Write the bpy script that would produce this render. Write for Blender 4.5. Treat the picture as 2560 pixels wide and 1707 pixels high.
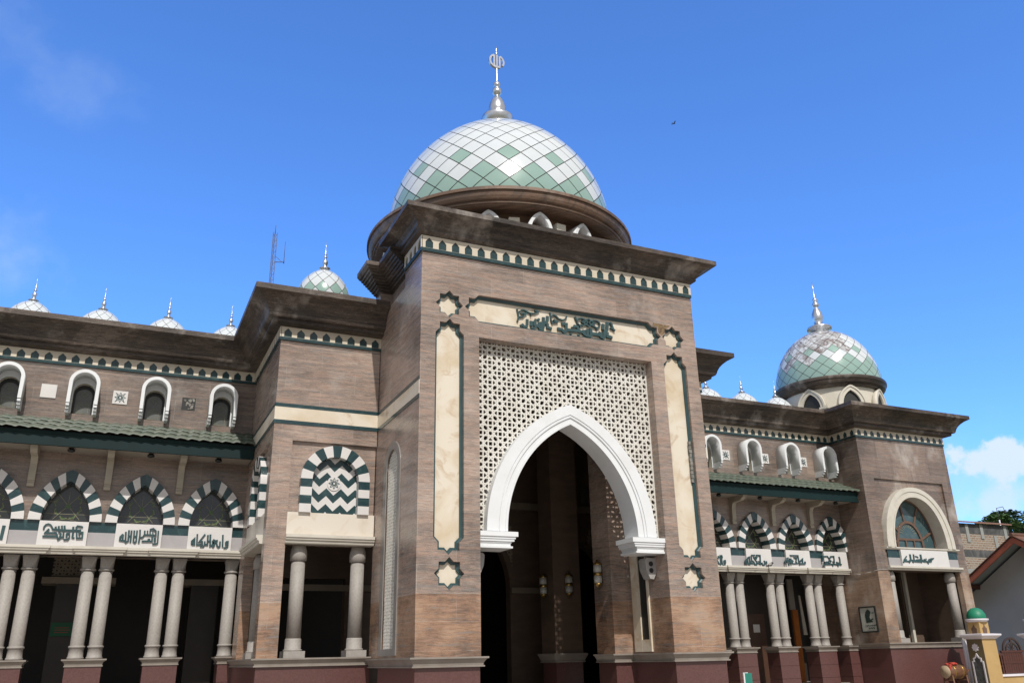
import bpy, bmesh, math, random
from mathutils import Vector, Matrix
from mathutils.geometry import tessellate_polygon
random.seed(7)
R = math.radians
for o in list(bpy.data.objects): bpy.data.objects.remove(o)
sc = bpy.context.scene
COL = sc.collection

# ------------------------------------------------------------------ camera
CAM = Vector((-.05573, -.23817, 1.78314))
yaw, pitch, roll = R(24.85033), R(20.41436), R(-1.19434)
f = Vector((math.sin(yaw)*math.cos(pitch), math.cos(yaw)*math.cos(pitch), math.sin(pitch)))
r = Vector((math.cos(yaw), -math.sin(yaw), 0)); u = r.cross(f)
r2 = math.cos(roll)*r + math.sin(roll)*u; u2 = math.cos(roll)*u - math.sin(roll)*r
cd = bpy.data.cameras.new('camera'); cam = bpy.data.objects.new('camera', cd); COL.objects.link(cam)
cam.matrix_world = Matrix.Translation(CAM) @ Matrix((r2, u2, -f)).transposed().to_4x4()
cd.lens = 29.8666; cd.sensor_width = 36; cd.clip_start = .1; cd.clip_end = 5000
sc.camera = cam

# ------------------------------------------------------------------ sun, sky, exposure
SUN_EL, SUN_AZ = R(46.5), R(8)          # azimuth measured from -Y towards -X
to_sun = Vector((-math.sin(SUN_AZ)*math.cos(SUN_EL), -math.cos(SUN_AZ)*math.cos(SUN_EL), math.sin(SUN_EL)))
ld = bpy.data.lights.new('sun', 'SUN'); ld.energy = 3.8; ld.angle = R(.55); ld.color = (1, .955, .89)
sun = bpy.data.objects.new('sun', ld); COL.objects.link(sun)
sun.rotation_euler = to_sun.to_track_quat('Z', 'Y').to_euler()
sc.view_settings.view_transform = 'Standard'; sc.view_settings.look = 'None'
sc.view_settings.exposure = 0; sc.view_settings.gamma = 1
try: sc.cycles.use_denoising = True
except Exception: pass

class NT:
    """small helper to wire shader nodes"""
    def __init__(s, tree): s.t = tree; s.n = tree.nodes; s.l = tree.links
    def new(s, typ, **kw):
        n = s.n.new(typ)
        for k, v in kw.items(): setattr(n, k, v)
        return n
    def inp(s, node, key, val):
        if isinstance(val, bpy.types.NodeSocket): s.l.new(val, node.inputs[key])
        elif val is not None: node.inputs[key].default_value = val
    def math(s, op, a, b=None, c=None, clamp=False):
        n = s.new('ShaderNodeMath', operation=op, use_clamp=clamp)
        s.inp(n, 0, a)
        if b is not None: s.inp(n, 1, b)
        if c is not None: s.inp(n, 2, c)
        return n.outputs[0]
    def vmath(s, op, a, b=None):
        n = s.new('ShaderNodeVectorMath', operation=op); s.inp(n, 0, a)
        if b is not None: s.inp(n, 1, b)
        return n.outputs[1] if op in ('DOT_PRODUCT', 'LENGTH') else n.outputs[0]
    def noise(s, vec, scale, detail=4, rough=.55, dist=0):
        n = s.new('ShaderNodeTexNoise'); s.inp(n, 'Vector', vec)
        n.inputs['Scale'].default_value = scale; n.inputs['Detail'].default_value = detail
        n.inputs['Roughness'].default_value = rough; n.inputs['Distortion'].default_value = dist
        return n.outputs[0]
    def ramp(s, fac, stops):
        n = s.new('ShaderNodeValToRGB'); s.inp(n, 0, fac)
        e = n.color_ramp.elements
        while len(e) < len(stops): e.new(.5)
        for i, (p, c) in enumerate(stops):
            e[i].position = p
            e[i].color = (c if isinstance(c, tuple) else (c, c, c)) + ((1,) if not isinstance(c, tuple) or len(c) == 3 else ())
        return n.outputs[0]
    def mix(s, fac, a, b, blend='MIX'):
        n = s.new('ShaderNodeMix', data_type='RGBA', blend_type=blend)
        s.inp(n, 0, fac)
        for k, v in ((6, a), (7, b)):
            if isinstance(v, tuple): v = v + (1,) if len(v) == 3 else v
            s.inp(n, k, v)
        return n.outputs[2]
    def sep(s, vec):
        n = s.new('ShaderNodeSeparateXYZ'); s.l.new(vec, n.inputs[0]); return n.outputs
    def comb(s, x, y, z):
        n = s.new('ShaderNodeCombineXYZ')
        for i, v in enumerate((x, y, z)): s.inp(n, i, v)
        return n.outputs[0]

w = bpy.data.worlds.new('World'); sc.world = w; w.use_nodes = True
N = NT(w.node_tree); bg = N.n['Background']
sky = N.new('ShaderNodeTexSky', sky_type='NISHITA'); sky.sun_disc = False
sky.sun_elevation = SUN_EL; sky.sun_rotation = R(180) + SUN_AZ
sky.altitude = 300; sky.air_density = 1.0; sky.dust_density = .5; sky.ozone_density = 4.0
gen = N.new('ShaderNodeTexCoord').outputs['Generated']
def cloud(yw, pt, sx, sy, scale, lo, hi, seed):
    """mask of one cloud bank or fill patch lying in a fixed direction of the sky"""
    c = Vector((math.sin(yw)*math.cos(pt), math.cos(yw)*math.cos(pt), math.sin(pt)))
    rr = Vector((math.cos(yw), -math.sin(yw), 0)); uu = rr.cross(c)
    a = N.math('DIVIDE', N.vmath('DOT_PRODUCT', gen, tuple(rr)), sx)
    b = N.math('DIVIDE', N.vmath('DOT_PRODUCT', gen, tuple(uu)), sy)
    fr = N.math('GREATER_THAN', N.vmath('DOT_PRODUCT', gen, tuple(c)), 0)
    d = N.math('SUBTRACT', 1.0, N.math('SQRT', N.math('ADD', N.math('MULTIPLY', a, a), N.math('MULTIPLY', b, b))))
    n = N.noise(N.vmath('ADD', gen, (seed, seed*.7, 0)), scale, 7, .56)
    v = N.math('ADD', N.math('MULTIPLY', d, .55), N.math('MULTIPLY', N.math('SUBTRACT', n, .5), 1.7))
    m = N.new('ShaderNodeMapRange', interpolation_type='SMOOTHSTEP'); N.inp(m, 0, v)
    m.inputs[1].default_value = lo; m.inputs[2].default_value = hi
    return N.math('MULTIPLY', m.outputs[0], fr)
SKY_TINT = (.82, 1.30, 1.95)
CLOUDS_AND_FILL = [((R(188), R(30), 1.35, 1.15, 2.2, -.45, .30, 9.1), (4.2, 4.0, 3.68), .95),  # first: unseen bank behind the camera, added for brighter, neutral fill light
          ((R(54.7), R(10.3), .085, .036, 20, .16, .36, 1.3), (5.4, 6.0, 7.0), .85), ((R(53.6), R(8.0), .080, .030, 18, .12, .55, 4.1), (5.2, 5.8, 6.9), .65),
          ((R(55.0), R(8.5), .16, .07, 7, .0, .9, 7.7), (4.4, 5.4, 6.8), .5),
          ((R(-7.2), R(32.9), .07, .05, 12, .05, .95, 2.2), (4.2, 5, 6.5), .2), ((R(-9.5), R(35), .09, .06, 9, .05, 1.0, 5.2), (4.2, 5, 6.5), .25), ((R(-9), R(24), .06, .09, 9, .05, .9, 3.4), (4.6, 5.4, 6.8), .5)]
skycol = N.mix(1.0, sky.outputs[0], SKY_TINT, 'MULTIPLY')
for (args, colr, k) in CLOUDS_AND_FILL:
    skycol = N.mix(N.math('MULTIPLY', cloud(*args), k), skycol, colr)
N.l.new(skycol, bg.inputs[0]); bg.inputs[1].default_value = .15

# ------------------------------------------------------------------ materials
def new_mat(name):
    m = bpy.data.materials.new(name); m.use_nodes = True
    T = NT(m.node_tree); b = T.n['Principled BSDF']
    return m, T, b
def setp(T, b, col, rough=.5, metal=0, spec=.5, bump=None, bs=.02, bd=.05):
    if isinstance(col, tuple): b.inputs['Base Color'].default_value = col + (1,)
    else: T.l.new(col, b.inputs['Base Color'])
    T.inp(b, 'Roughness', rough); b.inputs['Metallic'].default_value = metal
    b.inputs['Specular IOR Level'].default_value = spec
    if bump is not None:
        n = T.new('ShaderNodeBump'); n.inputs['Strength'].default_value = bs; n.inputs['Distance'].default_value = bd
        T.l.new(bump, n.inputs['Height']); T.l.new(n.outputs[0], b.inputs['Normal'])
def ocoord(T): return T.new('ShaderNodeTexCoord').outputs['Object']
def plain(name, a, b2=None, scale=3, rough=.5, metal=0, spec=.5, bump=0, stretch=(1, 1, 1), detail=5):
    m, T, b = new_mat(name)
    if b2 is None: setp(T, b, a, rough, metal, spec); return m
    v = T.vmath('MULTIPLY', ocoord(T), stretch)
    n = T.noise(v, scale, detail, .6)
    c = T.mix(T.ramp(n, [(.3, 0.), (.7, 1.)]), a, b2)
    setp(T, b, c, rough, metal, spec, n if bump else None, bump)
    return m
def granite(name, cols, low=None, zlow=3.28, joints=True, rough=.3, slab=(2.05, .66), drips=None, tints=None, spec=.5, stain=.38):
    """polished banded granite cladding: horizontal streaks, slab joints, patches"""
    m, T, b = new_mat(name)
    o = ocoord(T); x, y, z = T.sep(o)
    h = T.math('ADD', x, T.math('MULTIPLY', y, 1.0))
    big = T.noise(o, .45, 3, .5)
    warp = T.math('MULTIPLY', T.math('SUBTRACT', T.noise(o, .9, 3, .55), .5), .16)
    zz = T.math('ADD', z, warp)
    s1 = T.noise(T.comb(T.math('MULTIPLY', h, .8), 0.0, T.math('MULTIPLY', zz, 11.0)), 1.0, 9, .72, .1)
    s2 = T.noise(T.comb(T.math('MULTIPLY', h, 5.0), 3.0, T.math('MULTIPLY', zz, 46.0)), 1.0, 5, .7)
    hue = T.noise(T.comb(T.math('MULTIPLY', h, 1.1), 7.0, T.math('MULTIPLY', zz, 12.0)), 1.0, 7, .7, .2)
    spk = T.noise(o, 34, 3, .7)
    fac = T.math('ADD', T.math('ADD', T.math('MULTIPLY', s1, .42), T.math('MULTIPLY', s2, .36)), T.math('MULTIPLY', spk, .2))
    fac = T.math('ADD', fac, T.math('MULTIPLY', T.math('SUBTRACT', big, .5), .34))
    br = T.new('ShaderNodeTexBrick'); br.offset = .5
    T.inp(br, 'Vector', T.comb(h, z, 0.0)); br.inputs['Scale'].default_value = 1
    br.inputs['Brick Width'].default_value = slab[0]; br.inputs['Row Height'].default_value = slab[1]
    br.inputs['Mortar Size'].default_value = .004; br.inputs['Bias'].default_value = 0
    br.inputs['Color1'].default_value = (.3, .3, .3, 1); br.inputs['Color2'].default_value = (.7, .7, .7, 1)
    br.inputs['Mortar'].default_value = (.5, .5, .5, 1)
    var = T.sep(br.outputs[0])[0]
    fac = T.math('ADD', fac, T.math('MULTIPLY', T.math('SUBTRACT', var, .5), .13))
    c = T.ramp(fac, cols)
    if low:
        c2 = T.ramp(T.math('ADD', fac, T.math('MULTIPLY', T.math('SUBTRACT', T.noise(o, .9, 4, .6), .5), .5)), low)
        c = T.mix(T.math('LESS_THAN', z, zlow), c, c2)
    if tints:
        c = T.mix(T.math('MULTIPLY', T.ramp(hue, [(.50, 0.), (.68, 1.)]), .65), c, tints[0]); c = T.mix(T.math('MULTIPLY', T.ramp(hue, [(.34, 1.), (.48, 0.)]), .6), c, tints[1])
    if joints: c = T.mix(T.math('MULTIPLY', br.outputs[1], T.ramp(T.noise(o, 2.2, 3, .6), [(.4, .15), (.65, .75)])), c, (.46, .42, .38))
    # pale lime stains and darker grime
    st = T.ramp(T.noise(T.vmath('MULTIPLY', o, (1, 1, .7)), .8, 6, .62), [(.56, 0.), (.74, 1.)])
    c = T.mix(T.math('MULTIPLY', st, stain), c, (.48, .44, .40))
    sm = T.ramp(T.noise(T.comb(T.math('MULTIPLY', h, 1.0), 11.0, T.math('MULTIPLY', z, 1.6)), 1.0, 7, .68, .3), [(.54, 0.), (.72, 1.)])
    c = T.mix(T.math('MULTIPLY', sm, .42), c, (.085, .072, .066))
    if drips:
        dn = T.noise(T.comb(T.math('MULTIPLY', h, 3.2), 1.0, T.math('MULTIPLY', z, .5)), 1.0, 5, .7)
        c = T.mix(T.math('MULTIPLY', T.ramp(dn, [(.52, 0.), (.72, 1.)]), drips), c, (.05, .045, .04))
        wn = T.noise(T.comb(T.math('MULTIPLY', h, 2.), 5.0, T.math('MULTIPLY', z, 16.)), 1.6, 6, .75)
        c = T.mix(T.math('MULTIPLY', T.ramp(wn, [(.60, 0.), (.72, 1.)]), .55), c, (.34, .32, .30))
    rr = T.math('ADD', rough, T.math('MULTIPLY', T.math('SUBTRACT', s1, .5), .2))
    setp(T, b, c, rr, 0, spec, s2, .03, .02)
    return m
def marble(name, base, vein, vscale=1.6, amt=.6, lo=.5, hi=.72, rough=.3, patch=None):
    m, T, b = new_mat(name)
    o = ocoord(T)
    n = T.noise(o, vscale, 7, .62, 1.2)
    c = T.mix(T.math('MULTIPLY', T.ramp(n, [(lo, 0.), (hi, 1.)]), amt), base, vein)
    if patch:
        n2 = T.noise(o, patch[1], 4, .55, .5)
        c = T.mix(T.math('MULTIPLY', T.ramp(n2, [(.45, 0.), (.7, 1.)]), patch[2]), c, patch[0])
    setp(T, b, c, rough, 0, .5, n, .02, .02)
    return m

M = {}
def ramp4(a, b, c, d): return [(.385, a), (.455, b), (.525, c), (.60, d)]
M['granite'] = granite('brown_granite', ramp4((.125, .098, .085), (.225, .175, .147), (.315, .24, .198), (.44, .345, .285)),
    low=ramp4((.12, .08, .058), (.215, .13, .087), (.30, .18, .113), (.37, .25, .17)), tints=((.40, .255, .185), (.205, .20, .195)), rough=.24)
M['granite_wing'] = granite('grey_brown_granite', ramp4((.085, .069, .06), (.16, .127, .108), (.225, .175, .145), (.32, .25, .205)),
    low=ramp4((.12, .08, .058), (.215, .13, .087), (.30, .18, .113), (.37, .25, .17)), zlow=4.9, tints=((.28, .185, .138), (.16, .152, .146)), rough=.3)
M['granite_far'] = granite('weathered_granite', ramp4((.08, .06, .05), (.148, .112, .092), (.21, .155, .125), (.30, .225, .18)),
    low=ramp4((.13, .09, .066), (.22, .147, .102), (.29, .192, .13), (.36, .26, .185)), zlow=4.95, drips=.5, tints=((.265, .17, .125), (.185, .175, .165)), rough=.34, stain=.75)
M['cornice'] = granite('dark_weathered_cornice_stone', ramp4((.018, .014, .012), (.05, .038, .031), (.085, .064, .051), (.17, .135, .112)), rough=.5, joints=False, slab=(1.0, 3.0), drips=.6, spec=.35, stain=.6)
M['red_granite'] = plain('dark_red_granite', (.085, .036, .034), (.125, .058, .052), 28, .3, detail=2)
M['ledge'] = plain('grey_ledge_stone', (.27, .24, .21), (.20, .17, .145), 2.2, .4, bump=.02)
M['cream'] = marble('cream_marble', (.66, .60, .50), (.40, .25, .12), 1.5, .75, .52, .70, .32, ((.52, .405, .255), .9, .75))
M['frieze'] = marble('cream_frieze_stone', (.55, .49, .39), (.42, .34, .23), 1.6, .4, .5, .8, .4)
M['green'] = marble('green_marble', (.017, .044, .049), (.065, .125, .125), 3.2, .5, .5, .75, .22)
M['green_lining'] = plain('teal_green_stone_lining', (.016, .046, .05), (.032, .075, .08), 3, .35)
M['white'] = plain('white_painted_plaster', (.70, .72, .74), (.64, .65, .65), 1.6, .5, bump=.01)
M['offwhite'] = plain('off_white_plaster', (.62, .585, .50), (.52, .48, .40), 1.6, .55, bump=.01)
M['lattice'] = plain('white_cast_lattice', (.68, .665, .62), (.58, .56, .50), 2.0, .6)
M['tablet'] = marble('white_marble', (.62, .605, .59), (.48, .46, .44), 1.4, .35, .5, .8, .3)
M['grey_marble'] = marble('pale_grey_marble', (.36, .345, .35), (.29, .275, .275), 2.5, .5, .4, .8, .35)
M['col'] = plain('pale_grey_granite_columns', (.34, .315, .29), (.265, .245, .222), 16, .62, detail=3, bump=.01)
M['letter'] = plain('dark_green_letters', (.022, .055, .060), (.035, .08, .085), 6, .35)
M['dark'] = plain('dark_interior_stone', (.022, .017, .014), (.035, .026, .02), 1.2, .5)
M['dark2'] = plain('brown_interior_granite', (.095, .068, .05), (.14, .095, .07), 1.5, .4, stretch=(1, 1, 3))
M['floor'] = plain('pale_floor_tiles', (.35, .33, .30), (.28, .26, .24), 1, .3)
M['glass'] = plain('dark_window_glass', (.018, .02, .02), (.035, .038, .036), 1.5, .12, spec=.6)
M['pane'] = plain('frosted_window_glass', (.085, .09, .085), (.145, .15, .14), 2.5, .25, spec=.5)
M['dark_frame_shade'] = plain('dark_frames_and_shade', (.012, .014, .014), rough=.5)  # near-black for frames; also painted shade in grooves, slots and openings
M['gold_line'] = plain('pale_leaded_lines', (.26, .24, .15), (.14, .14, .10), 7, .4)
M['leaf_line'] = plain('green_leaf_glass', (.035, .075, .02), (.06, .11, .03), 6, .3)
M['teal'] = plain('teal_painted_fascia', (.004, .021, .022), (.002, .013, .014), 1.2, .6, spec=.25)
M['roof_tile'] = plain('green_clay_roof_tiles', (.062, .085, .066), (.11, .125, .092), 2.6, .5, bump=.1)
M['soffit'] = plain('cream_soffit', (.32, .29, .25), (.25, .225, .19), 1, .6)
M['bracket'] = plain('cream_bracket_paint', (.40, .36, .29), (.32, .29, .23), 2, .6)
M['steel'] = plain('polished_steel', (.66, .67, .69), (.5, .51, .53), 5, .3, 1)
M['white_tile'] = plain('white_enamel_tile', (.60, .64, .665), (.55, .59, .615), .9, .16, spec=.55)
M['green_tile'] = plain('sage_green_enamel_tile', (.27, .40, .355), (.24, .365, .33), .9, .16, spec=.55)
M['grime_tile'] = marble('rust_stained_white_tile', (.56, .59, .61), (.13, .085, .075), 2.6, .9, .40, .62, .25)
M['grime_green'] = marble('rust_stained_green_tile', (.27, .40, .36), (.14, .10, .08), 1.6, .6, .5, .66, .2)
M['joint'] = plain('bronze_tile_joint', (.035, .04, .03), (.03, .026, .02), 4, .5)
M['roof'] = plain('grey_roof_slab', (.2, .19, .18), (.14, .13, .12), 1, .8)
M['ring'] = granite('brown_ring_stone',
    [(.385, (.06, .036, .025)), (.455, (.12, .072, .047)), (.525, (.17, .102, .065)), (.60, (.23, .15, .105))], joints=False, rough=.55, drips=.9)
M['broken'] = plain('broken_mortar', (.08, .075, .065), (.32, .31, .28), 9, .9, bump=.5)
M['rust'] = marble('rusty_bare_mortar', (.22, .15, .08), (.08, .05, .03), 5, .9, .4, .6, .9)
M['blue_glass'] = marble('teal_stained_glass', (.045, .085, .095), (.11, .15, .15), 2.2, .6, .45, .7, .12)
M['wood_frame'] = plain('brown_window_mullions', (.15, .09, .065), (.11, .065, .045), 5, .5)
M['wood_dark'] = plain('dark_door_wood', (.06, .028, .018), (.09, .045, .03), 3, .4)
M['wood_orange'] = plain('orange_varnished_wood', (.42, .14, .03), (.34, .10, .02), 3, .35)
M['curtain'] = plain('pale_blue_patterned_curtain', (.42, .52, .58), (.16, .22, .28), 7, .7)
M['inner_cream'] = plain('darker_cream_stone', (.24, .20, .15), (.18, .15, .11), 2, .5)  # cream stone in a darker tone for the interior
M['arch_stone'] = marble('grey_white_arch_stone', (.56, .53, .465), (.42, .38, .31), 1.5, .6, .45, .75, .4)
M['window_stone'] = plain('grey_window_stone', (.24, .225, .21), (.19, .175, .16), 4, .35)
M['lintel_marble'] = marble('pale_lintel_marble', (.64, .59, .51), (.45, .34, .22), 1.4, .5, .54, .74, .34)

# ------------------------------------------------------------------ mesh helpers
def FRONT(Y): return lambda a, b, d: (a, Y + d, b)
def LEFT(X): return lambda a, b, d: (X + d, a, b)
def RIGHT(X): return lambda a, b, d: (X - d, a, b)
def RADIAL(cx, cy, ang, rad):
    """vertical tangent plane of a drum; ang measured from -Y towards +X"""
    nx, ny = math.sin(ang), -math.cos(ang); tx, ty = math.cos(ang), math.sin(ang)
    return lambda a, b, d: (cx + nx*(rad - d) + tx*a, cy + ny*(rad - d) + ty*a, b)

def ccw(p):
    return sum(p[i][0]*p[(i+1) % len(p)][1] - p[(i+1) % len(p)][0]*p[i][1] for i in range(len(p))) > 0

class MB:
    def __init__(s): s.v = []; s.f = []; s.m = []; s.sm = []
    def add(s, vs, fs, mat=0, smooth=False):
        b = len(s.v); s.v += [tuple(p) for p in vs]
        for q in fs: s.f.append([b + i for i in q]); s.m.append(mat); s.sm.append(smooth)
    def box(s, x0, x1, y0, y1, z0, z1, mat=0):
        s.add([(x0,y0,z0),(x1,y0,z0),(x1,y1,z0),(x0,y1,z0),(x0,y0,z1),(x1,y0,z1),(x1,y1,z1),(x0,y1,z1)],
              [(3,2,1,0),(4,5,6,7),(0,1,5,4),(1,2,6,5),(2,3,7,6),(3,0,4,7)], mat)
    def fbox(s, fr, a0, a1, b0, b1, d0, d1, mat=0):
        s.prism([(a0,b0),(a1,b0),(a1,b1),(a0,b1)], fr, d0, d1, mat)
    def prism(s, poly, fr, d0, d1, mat=0, holes=(), back=True, front=True, side_mat=None, smooth=False):
        loops = [list(poly)] + [list(h) for h in holes]
        flat = [p for L in loops for p in L]
        tris = tessellate_polygon([[Vector((p[0], p[1], 0)) for p in L] for L in loops])
        n = len(flat); vs = [fr(a, b, d0) for a, b in flat] + [fr(a, b, d1) for a, b in flat]
        if len(loops) == 1 and len(poly) == 4: tris = [(0, 1, 2, 3)]
        if front: s.add(vs[:n], [tuple(t) for t in tris], mat)
        if back: s.add(vs[n:], [tuple(reversed(t)) for t in tris], mat)
        k = 0
        for L in loops:
            m = len(L)
            s.add([fr(a, b, d0) for a, b in L] + [fr(a, b, d1) for a, b in L],
                  [(i, (i+1) % m, m + (i+1) % m, m + i) for i in range(m)], mat if side_mat is None else side_mat, smooth)
    def strip(s, outer, inner, fr, d0, d1, mat=0, smooth=False):
        """band between two equally long open outlines, with thickness"""
        n = len(outer)
        vs = [fr(*p, d0) for p in outer] + [fr(*p, d0) for p in inner] + [fr(*p, d1) for p in outer] + [fr(*p, d1) for p in inner]
        F = []
        for i in range(n-1):
            F.append((i, i+1, n+i+1, n+i)); F.append((2*n+i+1, 2*n+i, 3*n+i, 3*n+i+1))
        s.add(vs, F, mat)
        s.add(vs, [(2*n+i, 2*n+i+1, i+1, i) for i in range(n-1)] + [(n+i, n+i+1, 3*n+i+1, 3*n+i) for i in range(n-1)], mat, smooth)
        s.add(vs, [(0, n, 3*n, 2*n), (n-1, 2*n-1, 4*n-1, 3*n-1)], mat)
    def lathe(s, prof, cx, cy, n=32, mat=0, smooth=True, a0=0, cap=True):
        vs = []
        for (rr, z) in prof:
            for i in range(n):
                a = a0 + 2*math.pi*i/n; vs.append((cx + rr*math.cos(a), cy + rr*math.sin(a), z))
        F = []
        for j in range(len(prof)-1):
            for i in range(n):
                k = (i+1) % n; F.append((j*n+i, j*n+k, (j+1)*n+k, (j+1)*n+i))
        s.add(vs, F, mat, smooth)
        if cap:
            s.add(vs[:n], [tuple(range(n-1, -1, -1))], mat); s.add(vs[-n:], [tuple(range(n))], mat)
    def sweep(s, path, prof, closed=False, mat=0):
        """profile (outward, z) swept along an XY path; outward is to the right of travel"""
        n = len(path); offs = []
        for i in range(n):
            def nrm(a, b):
                dx, dy = b[0]-a[0], b[1]-a[1]; l = math.hypot(dx, dy); return (dy/l, -dx/l)
            if closed or 0 < i < n-1:
                n1 = nrm(path[i-1], path[i]); n2 = nrm(path[i], path[(i+1) % n])
                k = 1 + n1[0]*n2[0] + n1[1]*n2[1]; offs.append(((n1[0]+n2[0])/k, (n1[1]+n2[1])/k))
            elif i == 0: offs.append(nrm(path[0], path[1]))
            else: offs.append(nrm(path[-2], path[-1]))
        m = len(prof); vs = []
        for (x, y), (ox, oy) in zip(path, offs):
            for p, z in prof: vs.append((x + ox*p, y + oy*p, z))
        F = []
        for i in range(n if closed else n-1):
            j = (i+1) % n
            for k in range(m):
                l = (k+1) % m; F.append((i*m+k, j*m+k, j*m+l, i*m+l))
        s.add(vs, F, mat)
        if not closed: s.add(vs[:m], [tuple(range(m))], mat); s.add(vs[-m:], [tuple(range(m))], mat)
    def tube(s, p0, p1, rad, n=8, mat=0, rad1=None):
        p0, p1 = Vector(p0), Vector(p1); ax = (p1-p0).normalized()
        t = ax.orthogonal().normalized(); b = ax.cross(t); rad1 = rad if rad1 is None else rad1
        vs = [p0 + (t*math.cos(2*math.pi*i/n) + b*math.sin(2*math.pi*i/n))*rad for i in range(n)] + \
             [p1 + (t*math.cos(2*math.pi*i/n) + b*math.sin(2*math.pi*i/n))*rad1 for i in range(n)]
        s.add(vs, [(i, (i+1) % n, n+(i+1) % n, n+i) for i in range(n)], mat, n > 5)
        s.add(vs, [tuple(range(n-1, -1, -1)), tuple(range(n, 2*n))], mat)
    def strokes(s, L, fr, d0, d1, mat=0):
        """raised writing: ribbons (width, points); a negative width is a dot radius"""
        for k, (wd, P) in enumerate(L):
            e = d0 - .0006*k
            if wd < 0:
                a, b = P[0]; s.prism([(a - wd*math.cos(2*math.pi*i/10), b - wd*math.sin(2*math.pi*i/10)) for i in range(10)], fr, e, d1, mat); continue
            n = len(P); Lp, Rp = [], []
            for i in range(n):
                def nn(a, b):
                    dx, dy = b[0]-a[0], b[1]-a[1]; l = math.hypot(dx, dy) or 1e-6; return (-dy/l, dx/l)
                ns = []
                if i > 0: ns.append(nn(P[i-1], P[i]))
                if i < n-1: ns.append(nn(P[i], P[i+1]))
                ax, ay = sum(q[0] for q in ns), sum(q[1] for q in ns); l = math.hypot(ax, ay) or 1e-6
                ax, ay = ax/l, ay/l; c = max(.55, ax*ns[0][0] + ay*ns[0][1]); h = wd/2/c
                Lp.append((P[i][0]+ax*h, P[i][1]+ay*h)); Rp.append((P[i][0]-ax*h, P[i][1]-ay*h))
            s.strip(Lp, Rp, fr, e, d1, mat)
    def build(s, name, mats, parent=None, at=None):
        """links ONE mesh object; vertices stay in world space unless at gives the origin they are local to"""
        me = bpy.data.meshes.new(name); me.from_pydata(s.v, [], s.f)
        for i, p in enumerate(me.polygons): p.material_index = s.m[i]; p.use_smooth = s.sm[i]
        bm = bmesh.new(); bm.from_mesh(me)
        bmesh.ops.remove_doubles(bm, verts=bm.verts, dist=.00002)
        bmesh.ops.recalc_face_normals(bm, faces=bm.faces); bm.to_mesh(me); bm.free()
        for m in (mats if isinstance(mats, (list, tuple)) else [mats]): me.materials.append(M[m] if isinstance(m, str) else m)
        o = bpy.data.objects.new(name, me); COL.objects.link(o)
        if parent is not None: o.parent = parent
        wp = Vector((0, 0, 0)); p = parent
        while p is not None: wp += p.location; p = p.parent
        o.location = (Vector(at) if at is not None else Vector((0, 0, 0))) - wp
        return o
def tag(o, label, cat, group=None):
    o['label'] = label; o['category'] = cat
    if group: o['group'] = group
    return o
def thing(name, loc, label, cat, group=None):
    o = bpy.data.objects.new(name, None); COL.objects.link(o); o.location = loc; o.empty_display_size = .2
    return tag(o, label, cat, group)
def struct(o): o['kind'] = 'structure'; return o
def dup(part, at):
    """copy of a part (and its sub-parts) standing at another world position"""
    c = part.copy(); COL.objects.link(c); c.parent = part.parent
    c.location = Vector(at) - part.parent.location
    for ch in list(part.children):
        d = ch.copy(); COL.objects.link(d); d.parent = c
    return c

def arc(cx, cz, rad, a0, a1, n): return [(cx + rad*math.cos(a0 + (a1-a0)*i/n), cz + rad*math.sin(a0 + (a1-a0)*i/n)) for i in range(n+1)]
def pointed(c, z0, hw, h, n=14):
    """pointed arch outline from right springing over the apex to the left springing"""
    k = (h*h - hw*hw)/(2*hw); rad = hw + k; a1 = math.atan2(h, k)
    Rr = [(c - k + rad*math.cos(a1*i/n), z0 + rad*math.sin(a1*i/n)) for i in range(n+1)]
    Rr[-1] = (c, z0 + h)
    return Rr + [(2*c - x, z) for x, z in reversed(Rr[:-1])]
def roundarch(c, z0, zs, hw, n=18):
    """stilted round arch: right foot, right springing ... left foot"""
    return [(c+hw, z0)] + arc(c, zs, hw, 0, math.pi, n) + [(c-hw, z0)]
def star8(cx, cz, rad):
    P = []
    for i in range(16):
        a = math.pi/2 + i*math.pi/8; q = rad if i % 2 == 0 else rad*.765
        P.append((cx + q*math.cos(a), cz + q*math.sin(a)))
    return P

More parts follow.
